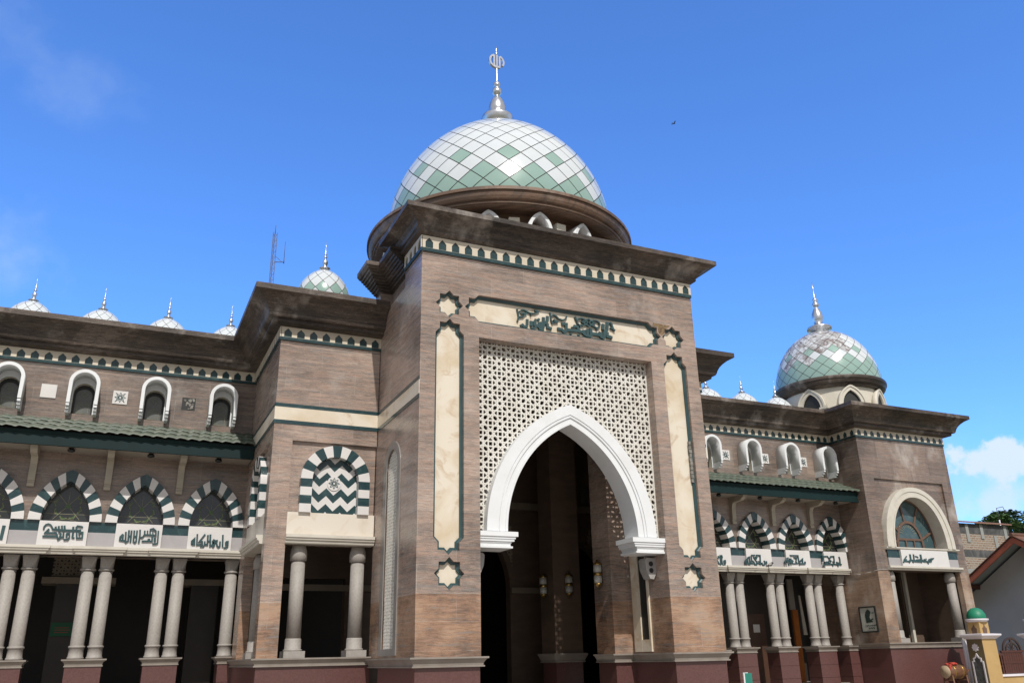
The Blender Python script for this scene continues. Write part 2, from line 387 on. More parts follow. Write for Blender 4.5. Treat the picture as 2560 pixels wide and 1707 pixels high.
TEXTS = {
 'A': [(0.065,[(9.876,10.885),(9.867,10.718),(9.833,10.65),(9.768,10.641),(9.721,10.689),(9.656,10.648)]), (0.081,[(10.001,10.848),(9.996,10.69)]), (0.081,[(10.075,10.867),(10.106,10.832),(10.102,10.705)]), (0.049,[(10.142,10.932),(10.134,10.678),(10.067,10.625),(9.978,10.64)]), (0.073,[(10.254,10.838),(10.259,10.736),(10.16,10.721)]), (-0.037,[(10.236,10.926)]), (0.074,[(10.4,11.019),(10.377,10.713),(10.354,10.643),(10.28,10.644),(10.241,10.709)]), (0.065,[(10.312,10.862),(10.313,10.664)]), (0.07,[(10.531,11.078),(10.521,10.933),(10.435,10.848),(10.393,10.826)]), (0.07,[(10.518,10.845),(10.517,10.725),(10.653,10.697)]), (0.075,[(10.979,10.904),(11.14,10.911),(11.121,10.692),(11.052,10.659),(10.988,10.721),(10.837,10.732)]), (0.036,[(9.555,11.153),(9.584,11.007),(9.598,10.93),(9.58,10.841),(9.558,10.767)]), (0.031,[(9.626,11.084),(9.709,11.148),(9.782,11.152),(9.895,11.109),(9.992,11.084),(10.123,11.1),(10.215,11.15),(10.266,11.198)]), (0.049,[(10.118,11.191),(10.208,11.189)]), (0.02,[(9.991,11.076),(9.995,10.99)]), (0.034,[(9.598,10.914),(9.736,10.935),(9.778,10.997),(9.86,11.057)]), (0.04,[(9.673,11.02),(9.771,11.051),(9.861,11.065)]), (0.033,[(10.614,11.195),(10.635,11.086),(10.639,10.974),(10.684,10.853)]), (0.033,[(10.644,11.087),(10.721,11.147),(10.804,11.119),(10.893,11.044),(11.018,11.022),(11.113,11.069),(11.169,11.166)]), (0.05,[(10.715,10.993),(10.78,10.955),(10.872,10.953)]), (0.025,[(10.694,10.902),(10.863,10.927)]), (0.079,[(11.158,10.735),(11.515,10.753),(11.685,10.737)]), (0.067,[(11.386,10.896),(11.505,10.881),(11.535,10.813),(11.515,10.753)]), (0.033,[(11.307,10.836),(11.436,10.863)]), (0.08,[(11.715,10.814),(11.724,10.654)]), (0.081,[(11.838,10.848),(11.835,10.654)]), (0.081,[(11.957,10.897),(11.948,10.661)]), (0.067,[(11.684,10.705),(11.783,10.646),(11.92,10.637),(11.967,10.688)]), (0.081,[(11.987,10.731),(12.16,10.731),(12.255,10.72)]), (0.094,[(12.209,10.811),(12.257,10.753)]), (0.082,[(12.394,11.1),(12.373,10.908)]), (0.077,[(12.288,10.814),(12.296,10.677),(12.356,10.649),(12.403,10.7),(12.421,10.849),(12.515,10.928),(12.541,11.179)]), (0.082,[(12.51,10.854),(12.51,10.723),(12.676,10.697)]), (-0.033,[(11.28,10.632)]), (-0.034,[(11.534,10.619)]), (0.048,[(12.63,11.184),(12.68,11.141),(12.708,11.038),(12.739,10.968),(12.791,10.943)]), (0.035,[(12.626,11.01),(12.705,10.988)]), (0.032,[(11.752,11.153),(11.649,11.17),(11.553,11.139),(11.497,11.066),(11.51,10.987),(11.576,10.94),(11.697,10.949),(11.786,11.003),(11.94,11.107),(12.039,11.162),(12.144,11.17),(12.23,11.141),(12.278,11.075),(12.246,10.98),(12.156,10.942),(12.07,10.963),(11.918,11.038),(11.792,11.101),(11.752,11.153)]), (0.032,[(11.643,11.063),(11.887,10.952),(12.112,11.075),(11.883,11.18),(11.643,11.063)]), (0.031,[(11.836,11.116),(11.702,11.031)]), (0.031,[(11.942,11.001),(12.052,11.091)]), (0.038,[(11.435,11.187),(11.49,11.081)]), (0.034,[(11.575,10.924),(11.607,10.88)]), (0.034,[(12.156,10.942),(12.16,10.861)])],
 't1': [(0.043,[(-2.047,5.583),(-2.042,5.667),(-2.005,5.726),(-1.945,5.748),(-1.883,5.725),(-1.832,5.656),(-1.819,5.605)]), (0.055,[(-1.819,5.605),(-1.666,5.592),(-1.49,5.586),(-1.285,5.588),(-1.056,5.603)]), (0.052,[(-1.744,5.685),(-1.727,5.609)]), (0.052,[(-1.665,5.702),(-1.651,5.612)]), (0.052,[(-1.585,5.718),(-1.564,5.609)]), (0.052,[(-1.516,5.721),(-1.493,5.605)]), (0.056,[(-1.277,5.698),(-1.273,5.588)]), (0.053,[(-1.261,5.589),(-1.259,5.369)]), (0.037,[(-1.26,5.376),(-1.201,5.372)]), (0.043,[(-1.179,5.592),(-1.198,5.682),(-1.168,5.722),(-1.096,5.712),(-1.022,5.696)]), (0.049,[(-1.906,5.608),(-2.006,5.47)]), (0.049,[(-1.998,5.489),(-1.71,5.5),(-1.673,5.444),(-1.676,5.386)]), (0.054,[(-2.046,5.392),(-1.66,5.393)]), (0.049,[(-1.66,5.393),(-1.625,5.318),(-1.589,5.345),(-1.583,5.505)]), (-0.031,[(-1.628,5.536)]), (0.049,[(-1.516,5.566),(-1.502,5.386),(-1.564,5.378)]), (0.055,[(-1.423,5.486),(-1.413,5.383)]), (0.043,[(-1.435,5.492),(-1.356,5.514),(-1.338,5.386),(-1.375,5.317),(-1.485,5.313)]), (0.046,[(-1.168,5.554),(-1.141,5.367),(-1,5.372),(-1.006,5.54),(-1.1,5.537),(-1.075,5.441)])],
 't2': [(0.055,[(0.033,5.332),(0.036,5.446),(0.101,5.531)]), (0.049,[(0.031,5.345),(0.156,5.337),(0.209,5.288),(0.251,5.327)]), (0.049,[(0.102,5.524),(0.105,5.36)]), (0.049,[(0.169,5.603),(0.19,5.344)]), (0.049,[(0.251,5.657),(0.265,5.315)]), (0.049,[(0.323,5.654),(0.333,5.292)]), (0.046,[(0.4,5.657),(0.412,5.32),(0.458,5.29),(0.488,5.335),(0.477,5.66)]), (0.047,[(0.558,5.682),(0.573,5.517),(0.566,5.281)]), (0.031,[(0.279,5.48),(0.341,5.508)]), (0.037,[(0.405,5.472),(0.481,5.488)]), (0.044,[(0.693,5.662),(0.701,5.547),(0.657,5.462),(0.599,5.447)]), (0.043,[(0.709,5.535),(1.011,5.533)]), (0.037,[(0.771,5.665),(0.785,5.55)]), (0.037,[(0.843,5.668),(0.857,5.553)]), (0.037,[(0.923,5.658),(0.937,5.543)]), (0.047,[(0.834,5.693),(0.927,5.729),(1.008,5.662),(1.026,5.508)]), (0.041,[(1.08,5.671),(1.098,5.305),(1.06,5.272),(0.952,5.269)]), (0.047,[(0.923,5.51),(0.936,5.351),(0.642,5.341)]), (0.074,[(0.836,5.424),(0.844,5.361)]), (0.069,[(1.002,5.456),(1.016,5.341)])],
 't3': [(0.055,[(2.089,5.291),(2.084,5.391),(2.159,5.481),(2.167,5.294),(2.089,5.291)]), (0.061,[(2.119,5.38),(2.132,5.311)]), (0.046,[(2.224,5.615),(2.24,5.284),(2.401,5.302),(2.392,5.389),(2.302,5.386),(2.454,5.618)]), (0.043,[(2.47,5.404),(2.463,5.291),(2.439,5.234),(2.342,5.234)]), (0.052,[(2.48,5.304),(2.553,5.3),(2.542,5.596)]), (0.053,[(2.613,5.617),(2.639,5.234)]), (0.037,[(2.567,5.408),(2.62,5.422)]), (0.047,[(2.851,5.443),(2.786,5.422),(2.728,5.451),(2.701,5.412),(2.724,5.363),(2.761,5.301),(2.73,5.237),(2.689,5.28),(2.708,5.343),(2.753,5.383),(2.814,5.378),(2.849,5.272),(2.89,5.23),(2.929,5.269),(2.922,5.414)]), (0.047,[(2.989,5.619),(3.012,5.24)]), (0.069,[(3.108,5.401),(3.118,5.294)]), (0.044,[(3.095,5.407),(3.163,5.416),(3.169,5.283),(3.131,5.225),(3.045,5.216)])],
 'r1': [(0.058,[(23.6,5.235),(23.623,5.342),(23.774,5.492)]), (0.058,[(23.608,5.24),(23.737,5.232),(23.785,5.172),(23.831,5.235)]), (0.058,[(23.713,5.417),(23.703,5.248)]), (0.052,[(23.83,5.528),(23.8,5.223)]), (0.052,[(23.928,5.553),(23.915,5.366),(23.855,5.252)]), (0.052,[(23.932,5.576),(24.122,5.581)]), (0.052,[(24.038,5.511),(24.122,5.389),(24.221,5.516)]), (0.065,[(24.144,5.536),(24.189,5.492)]), (0.052,[(24.18,5.583),(24.385,5.583),(24.356,5.247),(24.34,5.19)]), (0.052,[(23.958,5.362),(24.034,5.285),(24.076,5.179),(24.143,5.186),(24.19,5.356)]), (0.065,[(24.213,5.266),(24.359,5.264)]), (0.039,[(24.267,5.336),(24.372,5.35)]), (0.058,[(23.883,5.247),(24.03,5.256)]), (0.052,[(24.429,5.294),(24.458,5.199),(24.53,5.189),(24.584,5.253),(24.574,5.377)]), (0.053,[(24.616,5.265),(24.683,5.272),(24.682,5.357)])],
 'r2': [(0.054,[(25.689,5.274),(25.695,5.354),(25.801,5.49),(25.883,5.526)]), (0.128,[(25.818,5.455),(25.834,5.329)]), (0.129,[(25.978,5.506),(25.974,5.304)]), (0.081,[(26.116,5.423),(26.04,5.334)]), (0.054,[(25.983,5.622),(26.42,5.628),(26.426,5.315),(26.441,5.228)]), (0.048,[(26.174,5.534),(26.325,5.527),(26.267,5.369),(26.339,5.301),(26.062,5.288)]), (0.074,[(25.852,5.301),(25.874,5.203)]), (0.047,[(25.989,5.304),(25.982,5.217)]), (0.061,[(26.467,5.374),(26.65,5.495),(26.615,5.302)]), (0.061,[(26.468,5.292),(26.755,5.305),(26.77,5.393)])],
 'r3': [(0.049,[(27.772,5.424),(27.797,5.637),(28.068,5.644),(28.231,5.418)]), (-0.042,[(28.22,5.447)]), (0.049,[(28.196,5.565),(28.251,5.643),(28.429,5.654),(28.411,5.363)]), (0.056,[(28.341,5.45),(28.36,5.344),(28.303,5.26),(28.275,5.318),(27.899,5.303),(27.898,5.421)]), (0.056,[(27.908,5.351),(27.982,5.406),(28.179,5.357)]), (0.042,[(28.166,5.493),(28.062,5.407),(28.139,5.356)]), (0.042,[(27.872,5.291),(27.767,5.236)]), (0.056,[(28.402,5.315),(28.571,5.319),(28.598,5.255),(28.655,5.339)]), (0.057,[(28.545,5.431),(28.561,5.349)]), (0.057,[(28.725,5.644),(28.748,5.52),(28.723,5.317),(28.812,5.319)]), (0.064,[(28.621,5.41),(28.617,5.309)])],
 'r0': [(0.055,[(22.168,5.405),(22.255,5.432),(22.249,5.504)]), (0.055,[(22.352,5.537),(22.339,5.434),(22.338,5.192),(22.285,5.137),(22.234,5.208),(22.166,5.333)]), (0.055,[(22.407,5.545),(22.434,5.461),(22.391,5.363),(22.411,5.164)]), (0.076,[(22.525,5.33),(22.511,5.226)]), (0.048,[(22.566,5.355),(22.576,5.258),(22.532,5.154),(22.393,5.145)])],
 'b': [(0.063,[(30.706,5.288),(30.781,5.349),(31.092,5.34)]), (0.042,[(30.753,5.383),(30.965,5.559)]), (0.052,[(30.793,5.401),(30.941,5.413)]), (0.085,[(31.18,5.642),(31.17,5.41),(31.032,5.296)]), (0.064,[(31.388,5.648),(31.365,5.415),(31.274,5.293)]), (0.095,[(31.222,5.378),(31.413,5.365),(31.815,5.358)]), (0.043,[(31.464,5.564),(31.583,5.55),(31.633,5.509)]), (0.074,[(31.496,5.402),(31.734,5.425)]), (0.091,[(31.805,5.652),(31.808,5.427),(31.777,5.306)]), (0.064,[(31.866,5.411),(31.939,5.361),(32.125,5.366),(32.182,5.298),(32.268,5.439),(32.403,5.477),(32.387,5.373),(32.272,5.361)]), (0.043,[(31.979,5.466),(32.01,5.398)]), (0.043,[(32.108,5.487),(32.06,5.399)]), (0.043,[(32.453,5.478),(32.483,5.497),(32.586,5.508)]), (-0.022,[(32.486,5.462)])],
}

# ------------------------------------------------------------------ the mosque
XL, XR, YP = 6.63, 15.62, 20.0            # entrance portal
OX0, OX1, OZ = 8.32, 13.93, 10.07         # its opening
XM0, XM1, YM = 3.6, 18.62, 23.85          # blocks beside the portal
YW = 28.6                                 # wings
XB0, XB1, YB = 29.3, 34.78, 26.97         # corner block on the right
XE = -9.0
FT, FC, FG = 11.11, 10.79, 10.70
FLOOR = .55
mosque = thing('mosque', (11.12, 24, 0), 'brown granite mosque with tiled domes, white latticed entrance arch and striped windows', 'mosque')
def part(mb, name, mats, parent=None): return mb.build(name, mats, mosque if parent is None else parent)

def inset(P, d):
    if not ccw(P): P = P[::-1]
    n = len(P); out = []
    for i in range(n):
        a, b, c = P[i-1], P[i], P[(i+1) % n]
        def nn(p, q):
            dx, dy = q[0]-p[0], q[1]-p[1]; l = math.hypot(dx, dy); return (-dy/l, dx/l)
        n1, n2 = nn(a, b), nn(b, c); k = 1 + n1[0]*n2[0] + n1[1]*n2[1]
        out.append((b[0] + d*(n1[0]+n2[0])/k, b[1] + d*(n1[1]+n2[1])/k))
    return out

def lattice(mb, fr, a0, a1, b0, b1, P, ga, gb, wd, d0, d1, inside=None):
    """pierced screen: four families of crossing bars that leave eight-pointed holes"""
    k = .118*P; fam = []
    L = []
    def clip_add(p, q, dd):
        # keep the stretches inside the rectangle and the mask
        n = max(2, int(math.hypot(q[0]-p[0], q[1]-p[1])/.03)); run = None
        def ok(x, z): return a0 <= x <= a1 and b0 <= z <= b1 and (inside is None or inside(x, z))
        for i in range(n+1):
            t = i/n; x = p[0]+(q[0]-p[0])*t; z = p[1]+(q[1]-p[1])*t
            if ok(x, z):
                if run is None: run = (x, z)
                last = (x, z)
            elif run is not None:
                if math.hypot(last[0]-run[0], last[1]-run[1]) > .02: seg(run, last, dd)
                run = None
        if run is not None and math.hypot(last[0]-run[0], last[1]-run[1]) > .02: seg(run, last, dd)
    def seg(p, q, dd):
        dx, dz = q[0]-p[0], q[1]-p[1]; l = math.hypot(dx, dz); nx, nz = -dz/l*wd/2, dx/l*wd/2
        mb.prism([(p[0]-nx, p[1]-nz), (q[0]-nx, q[1]-nz), (q[0]+nx, q[1]+nz), (p[0]+nx, p[1]+nz)], fr, d0 + dd, d1 + dd, back=False)
    W, H = a1-a0, b1-b0; S = W + H + 2*P
    i0, i1 = int(-W/P*2) - 4, int(W/P*2) + 4
    for i in range(int((a0-ga)/P*2) - 1, int((a1-ga)/P*2) + 2):
        for s in (-1, 1):
            x = ga + i*P/2 + s*k
            if a0 < x < a1: clip_add((x, b0), (x, b1), 0)
    for i in range(int((b0-gb)/P*2) - 1, int((b1-gb)/P*2) + 2):
        for s in (-1, 1):
            z = gb + i*P/2 + s*k
            if b0 < z < b1: clip_add((a0, z), (a1, z), .003)
    for sg in (1, -1):
        # lines sg*(x-ga) + (z-gb) = i*P +- k*sqrt2
        for i in range(-60, 61):
            for s in (-1, 1):
                c = i*P + s*k*math.sqrt(2)
                p = (a0 - .01, gb + c - sg*(a0 - .01 - ga)); q = (a1 + .01, gb + c - sg*(a1 + .01 - ga))
                if max(p[1], q[1]) < b0 or min(p[1], q[1]) > b1: continue
                clip_add(p, q, .006 if sg > 0 else .009)

# ---- portal walls
GR = 'granite'
def longpanel(c, T, B):
    q = [(0, 0), (.11, .12), (.29, .12), (.29, .31), (.41, .43)]
    P = [(c+x, T-z) for x, z in q] + [(c+x, B+z) for x, z in q[::-1]] + [(c-x, B+z) for x, z in q[1:]] + [(c-x, T-z) for x, z in q[:0:-1]]
    return P
def widepanel(x0, x1, cz):
    q = [(0, 0), (.12, .11), (.12, .29), (.31, .29), (.43, .41)]
    return [(x1-x, cz+z) for x, z in q] + [(x0+x, cz+z) for x, z in q[::-1]] + [(x0+x, cz-z) for x, z in q[1:]] + [(x1-x, cz-z) for x, z in q[:0:-1]]
stars = [star8(7.45, 10.93, .40), star8(14.80, 10.93, .40), star8(7.49, 3.76, .40), star8(14.77, 3.79, .40)]
longs = [longpanel(7.465, 10.50, 4.20), longpanel(14.785, 10.48, 4.22)]
wide = widepanel(7.90, 14.36, 10.93)
mb = MB()
outline = [(XL,1.62),(OX0,1.62),(OX0,OZ),(OX1,OZ),(OX1,1.62),(XR,1.62),(XR,13.3),(XL,13.3)]
mb.prism(outline, FRONT(YP), 0, .20, 0, holes=stars + longs + [wide])
win = roundarch(22.2, 2.05, 6.75, .52)
sidepoly = [(YP+.20,1.62),(YM+.1,1.62),(YM+.1,11.9),(21.5,11.9),(21.5,13.3),(YP+.20,13.3)]
mb.prism(sidepoly, LEFT(XL), 0, .3, 0, holes=[win])
mb.prism(sidepoly, RIGHT(XR), 0, .3, 0)
mb.box(XL+.3, OX0, YP+.20, 23.1, 1.62, 12.6)                       # piers
mb.box(OX1, XR-.3, YP+.20, 23.1, 1.62, 12.6)
mb.box(OX0, OX1, YP+.20, 21.5, OZ, 13.3); mb.box(XL+.3, OX0, YP+.20, 21.5, 12.6, 13.3); mb.box(OX1, XR-.3, YP+.20, 21.5, 12.6, 13.3)
mb.box(OX1-.63, OX1, 22.03, 23.04, 1.62, 11.5); mb.box(OX0, OX0+.63, 22.03, 23.04, 1.62, 11.5)
mb.box(6.8, 15.45, 21.5, 27.6, 11.95, 13.0); mb.box(6.42, 15.83, 23.35, 23.85, 11.95, 13.0)
portal = part(mb, 'portal_wall', GR)

for P, nm, dep in [(s, 'star_panel', .1) for s in stars] + [(l, 'tall_panel', .1) for l in longs] + [(wide, 'name_panel', .1)]:
    m1 = MB(); m1.prism(inset(P, -.02), FRONT(YP), .165, .198)
    o = part(m1, nm, 'cream')
    m2 = MB(); Pi = inset(P, .075 if nm != 'star_panel' else .065); Po = inset(P, .004); Pm = inset(P, .035)
    n = len(Po)
    vs = [FRONT(YP)(a, b, .085) for a, b in Po] + [FRONT(YP)(a, b, .11) for a, b in Pm] + [FRONT(YP)(a, b, .115) for a, b in Pi] + [FRONT(YP)(a, b, .164) for a, b in Pi]
    m2.add(vs, [(j*n+i, j*n+(i+1) % n, (j+1)*n+(i+1) % n, (j+1)*n+i) for j in range(3) for i in range(n)])
    part(m2, 'border', 'green_lining', o)
    if nm == 'name_panel':
        m3 = MB(); m3.strokes([(q*1.12, P_) for q, P_ in TEXTS['A']], FRONT(YP), .11, .166); part(m3, 'lettering', 'letter', o)
mb = MB()
mb.prism([(14.08,11.27),(14.11,11.35),(14.72,11.335),(14.60,11.235),(14.52,11.215),(14.505,11.06),(14.40,10.965),(14.28,11.05),(14.265,11.24),(14.12,11.24)], FRONT(YP), -.004, .01)
part(mb, 'bare_mortar_patch', 'rust')['label'] = 'brown patch where the cladding has come off'
mb = MB()
z = 6.5
while z < 7.75:
    mb.fbox(FRONT(YP), 15.085 + random.uniform(-.01, .01), 15.165 + random.uniform(-.01, .01), z, z+.11, .07 + random.uniform(0, .02), .16); z += .125
part(mb, 'broken_border', 'broken')['label'] = 'broken stretch of the panel border'

# ---- lattice screen and white pointed arch
AC, AZ = 11.13, 4.86
outer = pointed(AC, AZ, 2.58, 3.60, 26); inner = pointed(AC, AZ, 1.985, 3.03, 26)
def pt_inside(x, z, hw, h):
    if z < AZ: return False
    k = (h*h-hw*hw)/(2*hw); return abs(x-AC) < -k + math.sqrt(max(0, (hw+k)**2 - (z-AZ)**2))
mb = MB(); lattice(mb, FRONT(20.34), OX0, OX1, AZ, OZ, .578, 8.49, 9.51, .036, 0, .055, lambda x, z: not pt_inside(x, z, 2.45, 3.45))
part(mb, 'lattice_screen', 'lattice')
mb = MB()
def off(hw, h): return pointed(AC, AZ, hw, h, 26)
mb.strip(off(2.58, 3.60), off(2.27, 3.31), FRONT(20.10), 0, .72)
mb.strip(off(2.27, 3.31), off(2.235, 3.275), FRONT(20.125), 0, .6)
mb.strip(off(2.235, 3.275), off(2.18, 3.225), FRONT(20.10), 0, .6)
mb.strip(off(2.18, 3.225), off(2.055, 3.10), FRONT(20.135), 0, .6)
mb.strip(off(2.055, 3.10), off(1.985, 3.03), FRONT(20.115), 0, .72)
arch = part(mb, 'entrance_arch', 'white')
for sx in (-1, 1):
    m = MB(); e = AC + sx*(OX1-AC-.002)
    for (w0, y, z0, z1) in [(1.06,20.02,4.72,4.84),(1.0,20.05,4.66,4.72),(.97,20.07,4.60,4.66),(.90,20.10,4.56,4.60),(.88,20.12,4.48,4.56),(.93,20.09,4.43,4.48)]:
        a, b = sorted((e, e - sx*w0)); m.box(a, b, y, 20.93, z0, z1)
    part(m, 'capital', 'white', arch)

# tall niche windows in the sides of the portal
def tallwindow(fr, c):
    m = MB(); m.strip(roundarch(c, 1.9, 6.75, .75), roundarch(c, 1.9, 6.75, .52), fr, -.03, .02)
    m.fbox(fr, c-.52, c+.52, 1.9, 2.06, -.028, .02)
    o = part(m, 'tall_window', 'window_stone')
    m = MB(); lattice(m, fr, c-.52, c+.52, 2.05, 7.27, .34, c, 4.5, .024, .03, .045, lambda x, z: z < 6.75 or (x-c)**2 + (z-6.75)**2 < .27)
    part(m, 'lattice', 'lattice', o)
    m = MB(); m.prism(roundarch(c, 2.05, 6.75, .53), fr, .285, .295); part(m, 'pane', 'dark_frame_shade', o)
tallwindow(LEFT(XL), 22.2)
m = MB(); fr = LEFT(OX1)
m.fbox(fr, 21.50, 21.88, 1.88, 7.2, -.05, .02); m.fbox(fr, 21.02, 21.10, 1.88, 7.2, -.05, .02)
m.fbox(fr, 21.10, 21.50, 1.88, 2.2, -.048, .02); m.fbox(fr, 21.10, 21.50, 6.9, 7.2, -.048, .02)
o = part(m, 'inner_tall_window', 'cream')
m = MB(); m.fbox(fr, 21.10, 21.50, 2.2, 6.9, -.01, .02); part(m, 'pane', 'dark_frame_shade', o)  # dark plate painted as the shade inside the slot

# ---- cornices
CP = [(-.3,11.11),(0,11.11),(.28,11.15),(.32,11.165),(.32,11.25),(.43,11.28),(.46,11.33),(.49,11.44),(.55,11.56),(.64,11.67),(.76,11.77),(.90,11.845),(.95,11.865),(.95,12.03),(-.3,12.03)]
PP = [(-.3,12.87),(0,12.87),(.13,12.94),(.16,12.97),(.16,13.04),(.20,13.07),(.235,13.16),(.31,13.25),(.42,13.32),(.55,13.37),(.65,13.39),(.65,13.53),(-.3,13.53)]
NP = [(-.2,12.45),(0,12.45)] + [(.04 + .07*i + d, 12.5 + .065*i + e) for i in range(8) for d, e in ((0, 0), (.05, .012))] + [(.63,13.03),(.65,13.05),(.65,13.18),(-.2,13.18)]
def cornice(path, prof, closed=False, mat='cornice'):
    m = MB(); m.sweep(path, prof, closed); return part(m, 'cornice', mat)
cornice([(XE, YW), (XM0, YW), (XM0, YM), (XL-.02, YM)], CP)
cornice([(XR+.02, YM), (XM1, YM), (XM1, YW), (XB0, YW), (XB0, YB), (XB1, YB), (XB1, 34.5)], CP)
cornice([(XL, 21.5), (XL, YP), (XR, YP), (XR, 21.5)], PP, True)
cornice([(6.8, 21.6), (6.8, 23.35), (6.42, 23.35), (6.42, 23.8)][::-1][::-1], NP) if False else None
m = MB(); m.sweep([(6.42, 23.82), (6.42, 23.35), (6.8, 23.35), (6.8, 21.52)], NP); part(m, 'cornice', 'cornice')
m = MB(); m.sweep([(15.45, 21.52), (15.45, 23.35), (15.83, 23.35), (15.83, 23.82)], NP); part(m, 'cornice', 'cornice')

# ---- frieze: cream band with green pointed niches over a green strip
def frieze(fr, a0, a1, zt, zc, zg, pitch=.38, start=None):
    n = max(1, round((a1-a0)/pitch)); p = (a1-a0)/n; hs = []
    h = zt - zc
    for i in range(n):
        c = a0 + (i+.5)*p; hw = .112; b = zc + .006
        hs.append([(c-hw, b), (c+hw, b), (c+hw, b+h*.50), (c+hw*.25, b+h*.78), (c, b+h*.85), (c-hw*.25, b+h*.78), (c-hw, b+h*.50)])
    m = MB(); m.prism([(a0, zc), (a1, zc), (a1, zt), (a0, zt)], fr, -.045, -.004, 0, holes=hs, side_mat=0)
    m.fbox(fr, a0, a1, zc, zt-.02, -.018, -.003, 1)
    m.fbox(fr, a0 - .0, a1, zg, zc - .001, -.05, -.002, 1)
    m.fbox(fr, a0, a1, zg-.085, zg-.07, -.003, .004, 2)  # dark strip painted as the shade in a groove
    return part(m, 'frieze', ['frieze', 'green', 'dark_frame_shade'])
frieze(FRONT(YW), XE, XM0-.05, FT, FC, FG); frieze(LEFT(XM0), YM-.045, YW-.05, FT, FC, FG); frieze(FRONT(YM), XM0-.003, XL-.003, FT, FC, FG, .39)
frieze(FRONT(YM), XR+.003, XM1+.003, FT, FC, FG); frieze(RIGHT(XM1), YM-.045, YW-.05, FT, FC, FG)
frieze(FRONT(YW), XM1+.05, XB0-.05, FT, FC, FG); frieze(LEFT(XB0), YB-.045, YW-.05, FT, FC, FG); frieze(FRONT(YB), XB0-.003, XB1, FT, FC, FG)
frieze(FRONT(YP), XL-.003, XR, 12.87, 12.5, 12.4, .39); frieze(LEFT(XL), YP-.045, 21.48, 12.87, 12.5, 12.4, .39)

# ---- cream band edged in green
def band(fr, a0, a1):
    m = MB(); m.fbox(fr, a0, a1, 8.29, 8.67, -.014, .0, 0); m.fbox(fr, a0, a1, 8.67, 8.78, -.016, .0, 1); m.fbox(fr, a0, a1, 8.18, 8.29, -.016, .0, 1)
    part(m, 'marble_band', ['cream', 'green'])
band(FRONT(YM), XM0-.014, XL-.018); band(LEFT(XM0), YM, YW); band(LEFT(XL), YP+.004, YM-.018); band(FRONT(YM), XR+.018, XM1)

# ---- ledges and plinths
def ledge(path, z1, z0, p1=.15, p0=.05, closed=False, name='ledge'):
    m = MB(); h = z1-z0
    m.sweep(path, [(-.02,z0),(p0+.03,z0),(p0+.03,z0+.03),(p0,z0+.04),(p0+.01,z0+h*.4),(p1-.04,z1-.05),(p1,z1-.04),(p1,z1),(-.02,z1)], closed)
    return part(m, name, 'ledge')
ledge([(XL, YM), (XL, YP), (OX0, YP), (OX0, 22.03), (OX0+.63, 22.03), (OX0+.63, 23.04)], 1.84, 1.61, .15, .04)
ledge([(OX1-.63, 23.04), (OX1-.63, 22.03), (OX1, 22.03), (OX1, YP), (XR, YP), (XR, YM)], 1.84, 1.61, .15, .04)
ledge([(XM0, YW+.2), (XM0, YM), (XL, YM)], 1.9, 1.69, .12, .02)
ledge([(XR, YM), (XM1, YM), (XM1, YW)], 1.9, 1.69, .12, .02)
ledge([(XB0, YW+.6), (XB0, YB), (XB1, YB), (XB1, 34.5)], 2.07, 1.86, .1, .02)
m = MB()
m.box(XL+.02, OX0-.02, YP+.02, 23.1, 0, 1.61); m.box(OX0-.02, OX0+.61, 22.05, 23.02, 0, 1.61)
m.box(XM0+.02, XL+.02, YM+.02, YM+.7, 0, 1.69); m.box(XM0+.02, XM0+.5, YM+.7, YW+.1, 0, 1.69); part(m, 'plinth', 'red_granite')
m = MB(); m.box(OX1+.02, XR-.02, YP+.02, 23.1, 0, 1.61)
m.box(OX1-.61, OX1+.02, 22.05, 23.02, 0, 1.61)
m.box(XR-.02, XM1-.02, YM+.02, YM+.7, 0, 1.69); m.box(XM1-.5, XM1-.02, YM+.7, YW+.1, 0, 1.69); part(m, 'plinth', 'red_granite')
m = MB(); m.box(XB0+.02, XB1-.02, YB+.02, YB+.6, 0, 1.86); m.box(XB0+.02, XB0+.5, YB+.6, YW+.9, 0, 1.86); m.box(XB1-.5, XB1-.02, YB+.6, 34.5, 0, 1.86)
part(m, 'plinth', 'red_granite')
m = MB()
for i in range(5): m.box(OX0+.05, OX1-.05, 18.6+.3*i, 20.2, .11*i, .11*(i+1) - .001)
m.box(OX0+.05, OX1-.05, 20.2, 24, 0, FLOOR-.002); m.box(XM0+.5, XM1-.5, 24, 28.5, 0, FLOOR-.004); m.box(XE, XB1-.5, 28.9, 38, 0, FLOOR)
part(m, 'floor', 'floor')

# ---- columns
def make_column(at, zb, zt):
    """slender column with a facetted cushion capital"""
    H = zt-zb; m = MB()
    m.lathe([(.185, .33), (.19, .36), (.178, H-.42)], 0, 0, 24)
    c = m.build('column', 'col', mosque, (0, 0, 0)); 
    m = MB(); m.lathe([(.225,0),(.225,.05),(.205,.07),(.195,.30),(.22,.31),(.225,.34),(.22,.36),(.188,.37)], 0, 0, 24)
    b = m.build('base', 'col', c, (0, 0, 0)); b.location = (0, 0, 0)
    m = MB(); m.lathe([(.185,H-.43),(.215,H-.425),(.225,H-.40),(.215,H-.375),(.19,H-.37)], 0, 0, 24)
    n = 16; vs = []
    for j, t in enumerate((0, 1)):
        for i in range(n):
            a = 2*math.pi*i/n; cx, cy = .19*math.cos(a), .19*math.sin(a); q = .2/max(abs(math.cos(a)), abs(math.sin(a)))
            vs.append((cx*(1-t) + q*math.cos(a)*t, cy*(1-t) + q*math.sin(a)*t, H-.37 + .29*t))
    m.add(vs, [(i, (i+1) % n, n+(i+1) % n, n+i) for i in range(n)]); m.box(-.205, .205, -.205, .205, H-.08, H)
    k = m.build('capital', 'col', c, (0, 0, 0)); k.location = (0, 0, 0)
    c.location = Vector(at) - mosque.location
    return c
